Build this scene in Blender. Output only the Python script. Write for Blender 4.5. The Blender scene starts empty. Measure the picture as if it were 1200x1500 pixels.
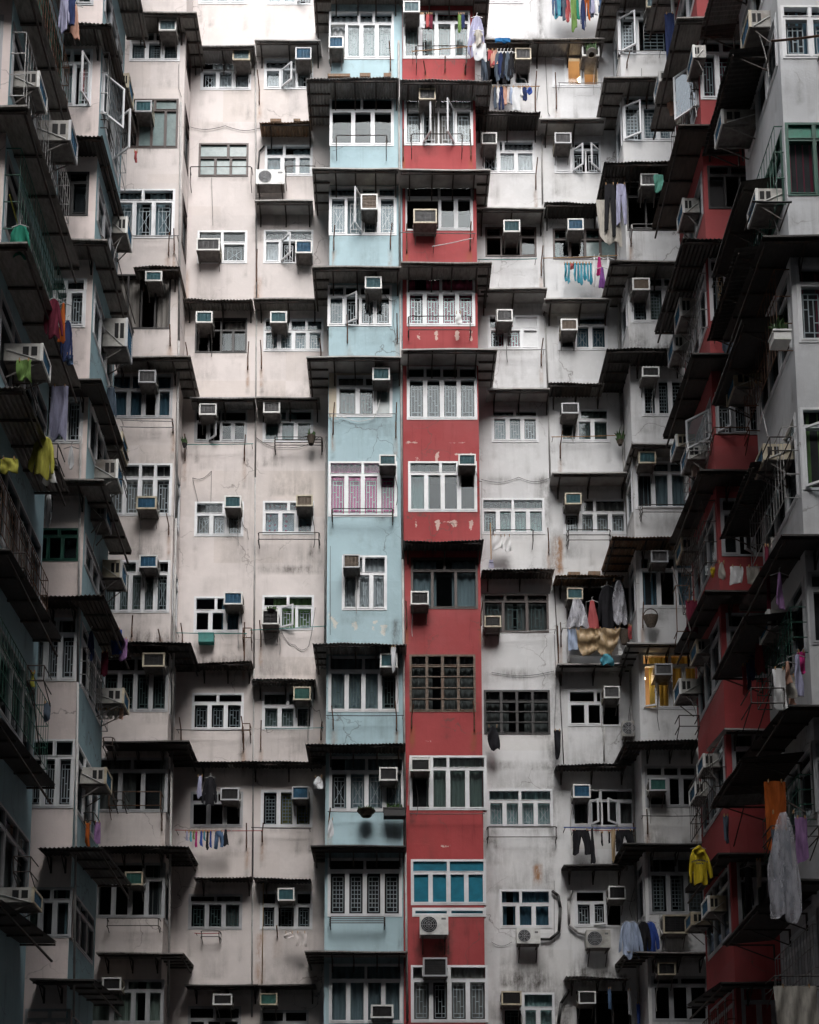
import bpy, math, random
from mathutils import Vector
R = random.Random(7)
SC = bpy.context.scene
COL = SC.collection
# ------------------------------------------------------------------ camera
F, CX, CY, TH, CZ = 1800.0, 570.0, 1683.0, math.radians(7.8), 1.6
cT, sT = math.cos(TH), math.sin(TH)
def ray(px, py):
    u = (px-CX)/F; v = (CY-py)/F
    return Vector((u, cT - v*sT, sT + v*cT))
def PY(px, py, Y):                      # point of a pixel on a plane of given depth
    r = ray(px, py); t = Y/r.y
    return Vector((r.x*t, Y, CZ + r.z*t))
def PX(px, py, X):                      # point of a pixel on a side plane
    r = ray(px, py); t = X/r.x
    return Vector((X, r.y*t, CZ + r.z*t))
cam = bpy.data.cameras.new('camera'); co = bpy.data.objects.new('camera', cam); COL.objects.link(co)
co.location = (0, 0, CZ); co.rotation_euler = (math.pi/2+TH, 0, 0)
cam.sensor_fit = 'HORIZONTAL'; cam.sensor_width = 36; cam.lens = F/1200*36
cam.shift_x = (600-CX)/1200; cam.shift_y = (CY-750)/1200
cam.clip_end = 500; SC.camera = co

# ------------------------------------------------------------------ materials
M = {}
def nt(name):
    m = bpy.data.materials.new(name); m.use_nodes = True
    n = m.node_tree; n.nodes.clear()
    out = n.nodes.new('ShaderNodeOutputMaterial')
    return m, n, out
def N(n, t, **k):
    x = n.nodes.new(t)
    for a, b in k.items():
        if a.startswith('i_'):
            key = a[2:]; key = int(key) if key.isdigit() else key.replace('_', ' ')
            x.inputs[key].default_value = b
        else: setattr(x, a, b)
    return x
def mix(n, a, b, fac, mode='MIX'):
    x = n.nodes.new('ShaderNodeMix'); x.data_type = 'RGBA'; x.blend_type = mode
    for sock, val in ((x.inputs[0], fac), (x.inputs[6], a), (x.inputs[7], b)):
        if isinstance(val, bpy.types.NodeSocket): n.links.new(val, sock)
        elif isinstance(val, (int, float)): sock.default_value = val if sock == x.inputs[0] else (val, val, val, 1)
        else: sock.default_value = (*val[:3], 1)
    return x.outputs[2]
def mth(n, op, a, b=None, clamp=False):
    x = n.nodes.new('ShaderNodeMath'); x.operation = op; x.use_clamp = clamp
    for i, v in enumerate((a, b)):
        if v is None: continue
        if isinstance(v, bpy.types.NodeSocket): n.links.new(v, x.inputs[i])
        else: x.inputs[i].default_value = v
    return x.outputs[0]
def noise(n, co, scale, detail=4, rough=.6, stretch=(1, 1, 1), off=(0, 0, 0)):
    mp = N(n, 'ShaderNodeMapping'); mp.inputs['Scale'].default_value = stretch; mp.inputs['Location'].default_value = off
    n.links.new(co, mp.inputs[0])
    x = N(n, 'ShaderNodeTexNoise'); x.inputs['Scale'].default_value = scale
    x.inputs['Detail'].default_value = detail; x.inputs['Roughness'].default_value = rough
    n.links.new(mp.outputs[0], x.inputs['Vector'])
    return x.outputs[0]
def ramp(n, v, a, b):
    x = N(n, 'ShaderNodeMapRange'); x.clamp = True
    n.links.new(v, x.inputs[0]); x.inputs[1].default_value = a; x.inputs[2].default_value = b
    return x.outputs[0]
def wallmat(name, base, dirt=(.10, .085, .07), bare=(.55, .50, .44), streak=.35, blotch=.25, peel=.0, seed=0.0):
    m, n, out = nt(name)
    pos = N(n, 'ShaderNodeNewGeometry').outputs['Position']
    at = N(n, 'ShaderNodeAttribute'); at.attribute_name = 'wear_shade'
    sep = N(n, 'ShaderNodeSeparateColor'); n.links.new(at.outputs['Color'], sep.inputs[0])
    o = (seed*13.1, seed*7.7, seed*3.3)
    big = noise(n, pos, .45, 4, .6, off=o)
    mid = noise(n, pos, 2.6, 6, .7, off=o)
    fine = noise(n, pos, 22, 5, .7, off=o)
    strk = noise(n, pos, 1.0, 5, .65, stretch=(7, 7, .5), off=o)
    thin = mth(n, 'ADD', mth(n, 'MULTIPLY', noise(n, pos, 1.0, 5, .7, stretch=(9, 9, 1.1), off=o), .38), mth(n, 'ADD', mth(n, 'MULTIPLY', noise(n, pos, 3.7, 7, .75, (1, 1, .6), (o[1], 2, o[0])), .5), mth(n, 'MULTIPLY', fine, .12)))
    sn = N(n, 'ShaderNodeVectorMath'); sn.operation = 'SNAP'; sa = N(n, 'ShaderNodeVectorMath'); sa.operation = 'ADD'; sa.inputs[1].default_value = (.37+seed*.61, .2, .9+seed*.43)
    n.links.new(pos, sa.inputs[0]); n.links.new(sa.outputs[0], sn.inputs[0]); sn.inputs[1].default_value = (1.9, 40, 1.37)
    wn = N(n, 'ShaderNodeTexWhiteNoise'); n.links.new(sn.outputs[0], wn.inputs['Vector']); pvv = wn.outputs['Value']
    b2 = tuple(c*.76 for c in base)
    c = mix(n, base, tuple(x*q for x, q in zip(base, (.90, .88, .85))), ramp(n, pvv, .45, .95))
    s2 = N(n, 'ShaderNodeVectorMath'); s2.operation = 'SNAP'; n.links.new(sa.outputs[0], s2.inputs[0]); s2.inputs[1].default_value = (60, 60, 2.83)
    w2 = N(n, 'ShaderNodeTexWhiteNoise'); n.links.new(s2.outputs[0], w2.inputs['Vector'])
    c = mix(n, c, tuple(x*.80+.03 for x in base), ramp(n, w2.outputs['Value'], .3, 1.0))
    c = mix(n, c, b2, ramp(n, big, .40, .66))
    c = mix(n, c, tuple(min(1, x*1.08) for x in base), mth(n, 'MULTIPLY', ramp(n, mid, .52, .72), .5))
    s = mth(n, 'MULTIPLY', ramp(n, strk, .55, .78), ramp(n, big, .36, .62))
    c = mix(n, c, dirt, mth(n, 'MULTIPLY', s, streak))
    b = mth(n, 'MULTIPLY', ramp(n, mid, .60, .82), blotch)
    c = mix(n, c, dirt, b)
    # peeled spots
    pk = noise(n, pos, 5.0, 7, .75, off=(o[1], o[0], 4))
    pm = ramp(n, mth(n, 'ADD', pk, mth(n, 'MULTIPLY', sep.outputs[1], .42)), .79-peel, .815-peel)
    c = mix(n, c, bare, mth(n, 'MULTIPLY', pm, .9))
    # hairline speckle
    sp = ramp(n, fine, .70, .78)
    c = mix(n, c, dirt, mth(n, 'MULTIPLY', sp, .28))
    # grime and some painted shade (per vertex wear map) broken by streak noise
    g = mth(n, 'MULTIPLY', sep.outputs[0], mth(n, 'ADD', mth(n, 'MULTIPLY', ramp(n, thin, .40, .60), .95), .10), True)
    c = mix(n, c, (.05, .043, .036), mth(n, 'MULTIPLY', g, .92, True))
    r = mth(n, 'MULTIPLY', sep.outputs[2], ramp(n, thin, .4, .55), True)
    c = mix(n, c, (.30, .13, .035), r)
    vor = N(n, 'ShaderNodeTexVoronoi'); vor.feature = 'DISTANCE_TO_EDGE'; vor.inputs['Scale'].default_value = .55
    wv = N(n, 'ShaderNodeVectorMath'); wv.operation = 'ADD'
    nz = N(n, 'ShaderNodeTexNoise'); nz.inputs['Scale'].default_value = 1.6; nz.inputs['Detail'].default_value = 6
    n.links.new(pos, nz.inputs['Vector'])
    n.links.new(pos, wv.inputs[0]); n.links.new(nz.outputs['Color'], wv.inputs[1]); n.links.new(wv.outputs[0], vor.inputs['Vector'])
    cr = mth(n, 'MULTIPLY', mth(n, 'SUBTRACT', 1.0, ramp(n, vor.outputs['Distance'], .002, .010)), ramp(n, big, .50, .60))
    c = mix(n, c, (.09, .075, .065), mth(n, 'MULTIPLY', cr, .6))
    bs = N(n, 'ShaderNodeBsdfPrincipled'); bs.inputs['Roughness'].default_value = .85
    bs.inputs['Specular IOR Level'].default_value = .25
    n.links.new(c, bs.inputs['Base Color'])
    bp = N(n, 'ShaderNodeBump'); bp.inputs['Strength'].default_value = .35; bp.inputs['Distance'].default_value = .02
    n.links.new(mth(n, 'ADD', mth(n, 'MULTIPLY', mid, 1.2), mth(n, 'ADD', mth(n, 'MULTIPLY', fine, .35), mth(n, 'MULTIPLY', pm, -.5))), bp.inputs['Height'])
    n.links.new(bp.outputs[0], bs.inputs['Normal'])
    n.links.new(bs.outputs[0], out.inputs[0]); M[name] = m
def plain(name, base, rough=.6, metal=0, var=.25, scale=6, dirt=(.05, .04, .035), dirtamt=.35, stretch=(1, 1, 1), spec=.4, bump=.1, transl=0):
    m, n, out = nt(name)
    pos = N(n, 'ShaderNodeNewGeometry').outputs['Position']
    a = noise(n, pos, scale, 5, .65, stretch)
    b = noise(n, pos, scale*.35, 4, .6, stretch, (3, 7, 1))
    c = mix(n, base, tuple(x*(1-var) for x in base), ramp(n, a, .4, .65))
    c = mix(n, c, dirt, mth(n, 'MULTIPLY', ramp(n, b, .48, .75), dirtamt))
    bs = N(n, 'ShaderNodeBsdfPrincipled'); bs.inputs['Roughness'].default_value = rough; bs.inputs['Metallic'].default_value = metal
    bs.inputs['Specular IOR Level'].default_value = spec
    n.links.new(c, bs.inputs['Base Color'])
    if bump:
        bp = N(n, 'ShaderNodeBump'); bp.inputs['Strength'].default_value = bump; bp.inputs['Distance'].default_value = .01
        n.links.new(a, bp.inputs['Height']); n.links.new(bp.outputs[0], bs.inputs['Normal'])
    sh = bs.outputs[0]
    if transl:
        tr = N(n, 'ShaderNodeBsdfTranslucent'); n.links.new(c, tr.inputs[0])
        mx = N(n, 'ShaderNodeMixShader'); mx.inputs[0].default_value = transl
        n.links.new(sh, mx.inputs[1]); n.links.new(tr.outputs[0], mx.inputs[2]); sh = mx.outputs[0]
    n.links.new(sh, out.inputs[0]); M[name] = m
def glass(name, tint, refl=.10, rough=.05):
    m, n, out = nt(name)
    pos = N(n, 'ShaderNodeNewGeometry').outputs['Position']
    bp = N(n, 'ShaderNodeBump'); bp.inputs['Strength'].default_value = .08; bp.inputs['Distance'].default_value = .05
    n.links.new(noise(n, pos, 1.8, 2, .5), bp.inputs['Height'])
    fr = N(n, 'ShaderNodeFresnel'); fr.inputs[0].default_value = 1.5
    fac = mth(n, 'ADD', mth(n, 'MULTIPLY', fr.outputs[0], .22), refl*.12, True)
    tr = N(n, 'ShaderNodeBsdfTransparent'); tr.inputs[0].default_value = (*tint, 1)
    gl = N(n, 'ShaderNodeBsdfGlossy'); gl.inputs[0].default_value = (.85, .93, .97, 1); gl.inputs['Roughness'].default_value = rough
    n.links.new(bp.outputs[0], gl.inputs['Normal'])
    mx = N(n, 'ShaderNodeMixShader'); n.links.new(fac, mx.inputs[0])
    n.links.new(tr.outputs[0], mx.inputs[1]); n.links.new(gl.outputs[0], mx.inputs[2])
    n.links.new(mx.outputs[0], out.inputs[0]); M[name] = m
def emit(name, colr, s):
    m, n, out = nt(name); e = N(n, 'ShaderNodeEmission'); e.inputs[0].default_value = (*colr, 1); e.inputs[1].default_value = s
    n.links.new(e.outputs[0], out.inputs[0]); M[name] = m
def dots(name, base, spot):
    m, n, out = nt(name)
    pos = N(n, 'ShaderNodeNewGeometry').outputs['Position']
    v = N(n, 'ShaderNodeTexVoronoi'); v.inputs['Scale'].default_value = 7; v.inputs['Randomness'].default_value = .25
    n.links.new(pos, v.inputs['Vector'])
    c = mix(n, spot, base, ramp(n, v.outputs['Distance'], .24, .30))
    bs = N(n, 'ShaderNodeBsdfPrincipled'); bs.inputs['Roughness'].default_value = .9
    n.links.new(c, bs.inputs['Base Color']); n.links.new(bs.outputs[0], out.inputs[0]); M[name] = m

wallmat('pink', (.70, .64, .62), seed=1)
wallmat('blue', (.42, .575, .63), seed=2, bare=(.62, .60, .54), streak=.30, peel=.005)
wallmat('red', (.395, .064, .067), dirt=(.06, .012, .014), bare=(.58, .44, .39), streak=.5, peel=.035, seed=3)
wallmat('white', (.75, .752, .76), seed=4, streak=.42, blotch=.30)
wallmat('grey', (.66, .675, .70), seed=5, streak=.5, blotch=.35)
wallmat('cream', (.66, .58, .46), seed=6)
wallmat('rose', (.80, .70, .675), seed=7, streak=.4)
wallmat('teal_wall', (.30, .45, .50), seed=8, streak=.55)
wallmat('concrete', (.30, .29, .28), seed=9, streak=.5)
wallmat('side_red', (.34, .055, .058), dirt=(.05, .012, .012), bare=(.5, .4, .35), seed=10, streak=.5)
plain('dark_concrete', (.13, .13, .13), .9)
plain('pane_green', (.0, .19, .12), .4)
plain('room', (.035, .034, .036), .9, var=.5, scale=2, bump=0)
plain('room_warm', (.55, .38, .24), .9, var=.2, scale=2, bump=0)
plain('f_white', (.72, .73, .75), .45, var=.1, dirtamt=.22, scale=3)
plain('f_grey', (.42, .43, .45), .45, var=.15, dirtamt=.3, scale=3)
plain('f_brown', (.055, .035, .03), .5, var=.2)
plain('f_black', (.022, .021, .022), .5)
plain('f_green', (.015, .10, .07), .5, var=.2)
plain('f_rust', (.16, .12, .09), .7, var=.5, scale=12, dirt=(.12, .045, .015), dirtamt=.7)
plain('grille_w', (.60, .62, .64), .5, var=.1)
plain('grille_g', (.20, .27, .26), .5, var=.1)
glass('pane', (.80, .85, .87), .06)
glass('pane_dark', (.55, .61, .63), .07)
glass('pane_frost', (.55, .62, .64), .14, .25)
plain('pane_board', (.70, .71, .72), .6, var=.08, dirtamt=.15)
plain('pane_film', (.012, .16, .235), .30, var=.25, scale=5, dirt=(.01, .07, .11), dirtamt=.6, bump=.3)
plain('pane_mist', (.16, .22, .22), .25, var=.25, scale=4, dirtamt=.2)
for k, c in dict(w=(.64, .65, .66), p=(.80, .16, .40), y=(.50, .42, .14), t=(.36, .52, .50), g=(.20, .33, .13), b=(.18, .32, .42),
                 n=(.34, .32, .30), s=(.28, .36, .39), r=(.30, .05, .09), m=(.30, .36, .31)).items():
    plain('cur_'+k, c, .95, var=.22, scale=3, stretch=(9, 9, .6), dirtamt=.15, spec=.1, transl=.25)
dots('cur_k', (.17, .23, .27), (.20, .03, .08))
plain('aw_metal', (.24, .225, .21), .65, var=.4, scale=4, stretch=(6, 1.5, 1), dirt=(.05, .03, .02), dirtamt=.5)
plain('aw_pale', (.40, .39, .38), .6, var=.3, scale=3, dirt=(.10, .07, .05), dirtamt=.6)
plain('aw_black', (.05, .046, .043), .7, var=.4, scale=5, stretch=(6, 1.5, 1), dirtamt=.4)
plain('aw_rust', (.22, .15, .10), .8, var=.45, scale=6, stretch=(6, 1.5, 1), dirt=(.20, .075, .02), dirtamt=.75)
plain('aw_grey', (.29, .285, .28), .65, var=.4, scale=5, stretch=(6, 1.5, 1), dirt=(.07, .055, .045), dirtamt=.6)
plain('aw_brown', (.075, .058, .048), .7, var=.35, scale=4, stretch=(4, 1, 1), dirtamt=.4)
plain('ac_case2', (.52, .46, .34), .55, var=.3, scale=7, dirt=(.14, .08, .04), dirtamt=.6)
plain('ac_case3', (.30, .29, .27), .6, var=.3, scale=7, dirt=(.10, .06, .03), dirtamt=.7)
plain('ac_case', (.46, .45, .42), .55, var=.25, scale=7, dirt=(.10, .075, .05), dirtamt=.55)
plain('ac_bezel', (.70, .70, .68), .5, var=.15, scale=8, dirtamt=.25)
plain('ac_under', (.19, .175, .165), .8, var=.4, scale=9, dirtamt=.6)
for k, c in dict(teal=(.05, .17, .20), blue=(.035, .17, .30), grey=(.17, .17, .175), brown=(.26, .20, .15), black=(.03, .03, .032), green=(.05, .20, .17), pale=(.24, .34, .37)).items():
    plain('gr_'+k, c, .6, var=.3, scale=9, dirtamt=.3)
plain('hole', (.012, .012, .013), .9, bump=0)
plain('iron', (.045, .038, .034), .7, var=.5, scale=14, dirt=(.10, .04, .02), dirtamt=.5)
plain('steel', (.34, .34, .34), .45, .5, var=.3, scale=9)
plain('rustbar', (.13, .07, .045), .85, var=.5, scale=14, dirt=(.20, .075, .02), dirtamt=.6)
plain('pipe', (.40, .39, .38), .6, var=.3, scale=4)
plain('pipe_black', (.03, .03, .03), .5)
plain('bamboo', (.42, .24, .10), .7)
plain('rod_red', (.35, .05, .05), .6); plain('rod_blue', (.04, .10, .40), .6); plain('rod_green', (.03, .22, .20), .6)
plain('leaf', (.055, .13, .03), .6, var=.4, scale=20); plain('soil', (.05, .04, .03), .9)
plain('pot', (.35, .33, .30), .7); plain('wicker', (.10, .075, .055), .8, var=.5, scale=30)
plain('asphalt', (.06, .06, .06), .9)
CL = dict(white=(.72, .72, .74), black=(.022, .022, .026), navy=(.03, .045, .12), red=(.45, .03, .04), maroon=(.14, .02, .04), yellow=(.66, .50, .035),
          lemon=(.44, .42, .08), teal=(.05, .30, .40), cyan=(.10, .36, .46), pink=(.60, .20, .28), magenta=(.50, .04, .20), purple=(.22, .08, .30), lilac=(.42, .42, .58),
          green=(.03, .25, .17), lime=(.16, .27, .08), orange=(.42, .10, .02), gold=(.46, .33, .19), grey=(.32, .32, .34), denim=(.09, .15, .26), shirtblue=(.42, .50, .66), peach=(.62, .36, .27),
          royal=(.05, .10, .38), slate=(.10, .13, .17), sand=(.50, .47, .42), mint=(.14, .38, .30), violet=(.35, .20, .40), tarp=(.03, .17, .40))
for k, c in CL.items(): plain('cl_'+k, c, .42 if k == 'gold' else .9, var=.35, scale=4, stretch=(5, 5, .8), dirtamt=.10, spec=.35 if k == 'gold' else .1, transl=.12, bump=.5)
def film(name, c, a):
    m, n, out = nt(name)
    tr = N(n, 'ShaderNodeBsdfTransparent'); b = N(n, 'ShaderNodeBsdfPrincipled'); b.inputs['Base Color'].default_value = (*c, 1); b.inputs['Roughness'].default_value = .28
    pos = N(n, 'ShaderNodeNewGeometry').outputs['Position']
    f = mth(n, 'ADD', mth(n, 'MULTIPLY', ramp(n, noise(n, pos, 4, 4, .6, (2, 2, .6)), .35, .65), .35), a, True)
    mx = N(n, 'ShaderNodeMixShader'); n.links.new(f, mx.inputs[0]); n.links.new(tr.outputs[0], mx.inputs[1]); n.links.new(b.outputs[0], mx.inputs[2])
    n.links.new(mx.outputs[0], out.inputs[0]); M[name] = m
film('plastic', (.66, .66, .72), .16)
emit('bulb', (1, .78, .48), 6.0); emit('bulb_cool', (.9, .95, 1), 3.0)

# ------------------------------------------------------------------ mesh helpers
class Fr:                                # a wall plane: u along it, d out of it, z up
    def __init__(s, o, U, Nn): s.o, s.U, s.N = Vector(o), Vector(U), Vector(Nn)
    def w(s, u, d, z): return s.o + s.U*u + s.N*d + Vector((0, 0, z))
    def uz(s, px, py, d=0.0):
        if abs(s.N.y) > .5: p = PY(px, py, s.o.y + s.N.y*d); return p.x, p.z
        p = PX(px, py, s.o.x + s.N.x*d); return p.y, p.z
def front(Y): return Fr((0, Y, 0), (1, 0, 0), (0, -1, 0))
def side(X, s): return Fr((X, 0, 0), (0, 1, 0), (s, 0, 0))
class MB:
    def __init__(s): s.v, s.f, s.m, s.mats, s.smooth = [], [], [], [], False
    def mi(s, name):
        if name not in s.mats: s.mats.append(name)
        return s.mats.index(name)
    def quad(s, pts, mat):
        b = len(s.v); s.v.extend([tuple(p) for p in pts]); s.f.append(tuple(range(b, b+len(pts)))); s.m.append(s.mi(mat))
    def box(s, fr, u0, u1, d0, d1, z0, z1, mat):
        if u1 < u0: u0, u1 = u1, u0
        b = len(s.v)
        s.v.extend([tuple(fr.w(u, d, z)) for z in (z0, z1) for d in (d0, d1) for u in (u0, u1)])
        for q in ((0, 1, 3, 2), (4, 6, 7, 5), (0, 4, 5, 1), (2, 3, 7, 6), (0, 2, 6, 4), (1, 5, 7, 3)):
            s.f.append(tuple(b+i for i in q)); s.m.append(s.mi(mat))
    def bar(s, a, b, r, mat, n=6):
        a, b = Vector(a), Vector(b); t = (b-a)
        if t.length < 1e-6: return
        t.normalize(); x = t.orthogonal().normalized(); y = t.cross(x); k = len(s.v)
        for p in (a, b):
            for i in range(n):
                an = 2*math.pi*i/n; s.v.append(tuple(p + x*(r*math.cos(an)) + y*(r*math.sin(an))))
        for i in range(n):
            j = (i+1) % n; s.f.append((k+i, k+j, k+n+j, k+n+i)); s.m.append(s.mi(mat))
        s.f.append(tuple(k+i for i in range(n))[::-1]); s.m.append(s.mi(mat)); s.f.append(tuple(k+n+i for i in range(n))); s.m.append(s.mi(mat))
    def tube(s, pts, r, mat, n=6):
        for a, b in zip(pts, pts[1:]): s.bar(a, b, r, mat, n)
    def build(s, name, parent=None, smooth=False):
        off = Vector((0, 0, 0))
        if parent is not None:
            p = parent
            while p is not None: off += p.location; p = p.parent
        else:
            if s.v:
                xs, ys, zs = zip(*s.v); off = Vector(((min(xs)+max(xs))/2, (min(ys)+max(ys))/2, min(zs)))
        me = bpy.data.meshes.new(name)
        me.from_pydata([(x-off.x, y-off.y, z-off.z) for x, y, z in s.v], [], s.f)
        for k in s.mats: me.materials.append(M[k])
        me.polygons.foreach_set('material_index', s.m)
        if smooth: me.polygons.foreach_set('use_smooth', [True]*len(s.f))
        me.update()
        o = bpy.data.objects.new(name, me); COL.objects.link(o)
        if parent is not None: o.parent = parent
        else: o.location = off
        return o
def tag(o, label=None, cat=None, group=None, kind=None):
    if label: o['label'] = label
    if cat: o['category'] = cat
    if group: o['group'] = group
    if kind: o['kind'] = kind
    return o
def empty(name, loc, label, cat, group=None):
    o = bpy.data.objects.new(name, None); o.location = loc; o.empty_display_size = .2; COL.objects.link(o)
    return tag(o, label, cat, group)

# ------------------------------------------------------------------ blocks, walls
class Block: pass
B = {}
TOPZ = 49.0
def block(key, label, fr, u0, u1, mat, z1=TOPZ):
    b = Block(); b.key, b.fr, b.u0, b.u1, b.mat, b.z1 = key, fr, u0, u1, mat, z1
    o = fr.w((u0+u1)/2, 0, 0)
    b.root = empty('apartment_block', (o.x, o.y, 0), label, 'building', 'apartment blocks around the courtyard')
    b.holes, b.stains, b.zones = [], [], []
    b.sub = {}
    B[key] = b; return b
def wall_face(root, fr, u0, u1, z0, z1, mat, holes, stains, zones, step=.11, name='wall', ext=None):
    mb = MB()
    def lines(a, b, extra, st):
        n = max(1, int((b-a)/st)); L = [a+(b-a)*i/n for i in range(n+1)] + [e for e in extra if a < e < b]
        L.sort(); out = [L[0]]
        for x in L[1:]:
            if x-out[-1] > 1e-4: out.append(x)
        return out
    us = lines(u0, u1, [h[0] for h in holes]+[h[1] for h in holes], step)
    zlow = 8.6
    zs = ([z0] if z0 < zlow else []) + lines(max(z0, zlow), z1, [h[2] for h in holes]+[h[3] for h in holes], step)
    nu, nz = len(us), len(zs)
    wear_shade = [[0., 0., 0.] for _ in range(nu*nz)]
    for (k, a, b_, c, d, s, soft) in stains:
        for j, z in enumerate(zs):
            if z < c-soft or z > d+soft: continue
            fz = min(1, (z-c+soft)/soft if soft else 1, (d+soft-z)/soft if soft else 1)
            if k == 4: fz = max(0, min(1, (d-z)/(d-c+1e-6)))**1.5
            for i, u in enumerate(us):
                if u < a-soft or u > b_+soft: continue
                fu = min(1, (u-a+soft)/soft, (b_+soft-u)/soft)
                ch = 0 if k >= 3 else k
                if k == 3:                 # dirt climbing unevenly from the lower edge
                    hh = (d-c)*(.45+.35*math.sin(u*3.1+a*5)+.2*math.sin(u*8.3+c)); fz = max(0., 1-(z-c)/max(.06, hh+.1))
                if k == 1 and b_-a > 1: fu *= .62+.38*math.sin(u*5.3+c*7)
                if k == 0: fu *= .55+.45*math.sin(u*4.7+c*9)
                w = wear_shade[j*nu+i]; w[ch] = min(1, w[ch] + s*max(0, fu)*max(0, fz))
    for z in zs:
        for u in us: mb.v.append(tuple(fr.w(u, 0, z)))
    zm = []
    for j in range(nz-1):
        for i in range(nu-1):
            uc, zc = (us[i]+us[i+1])/2, (zs[j]+zs[j+1])/2
            if any(h[0] < uc < h[1] and h[2] < zc < h[3] for h in holes): continue
            mt = mat
            for (a, b_, c, d, zn) in zones:
                if a < uc < b_ and c < zc < d: mt = zn
            mb.f.append((j*nu+i, j*nu+i+1, (j+1)*nu+i+1, (j+1)*nu+i)); mb.m.append(mb.mi(mt))
    for h in holes:
        a, b_, c, d = h[:4]; rm = h[4] if len(h) > 4 else 'room'
        D = -.13
        for q in (((a, 0, c), (b_, 0, c), (b_, D, c), (a, D, c)), ((a, 0, d), (b_, 0, d), (b_, D, d), (a, D, d)),
                  ((a, 0, c), (a, 0, d), (a, D, d), (a, D, c)), ((b_, 0, c), (b_, 0, d), (b_, D, d), (b_, D, c))):
            mb.quad([fr.w(*p) for p in q], mat)
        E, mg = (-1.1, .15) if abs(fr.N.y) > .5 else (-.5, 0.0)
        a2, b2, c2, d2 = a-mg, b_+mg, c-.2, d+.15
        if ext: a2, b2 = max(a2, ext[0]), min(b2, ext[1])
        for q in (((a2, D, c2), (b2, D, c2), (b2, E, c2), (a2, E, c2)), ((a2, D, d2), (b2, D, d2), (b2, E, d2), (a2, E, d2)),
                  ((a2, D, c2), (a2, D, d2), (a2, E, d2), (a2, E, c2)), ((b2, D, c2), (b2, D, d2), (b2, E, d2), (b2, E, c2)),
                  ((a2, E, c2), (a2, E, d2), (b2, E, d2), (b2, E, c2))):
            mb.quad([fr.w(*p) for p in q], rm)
    o = mb.build(name, root)
    ca = o.data.color_attributes.new('wear_shade', 'FLOAT_COLOR', 'POINT')
    buf = [0.0]*(4*len(mb.v))
    for i, w in enumerate(wear_shade): buf[4*i:4*i+3] = w; buf[4*i+3] = 1
    ca.data.foreach_set('color', buf)
    return o

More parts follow.
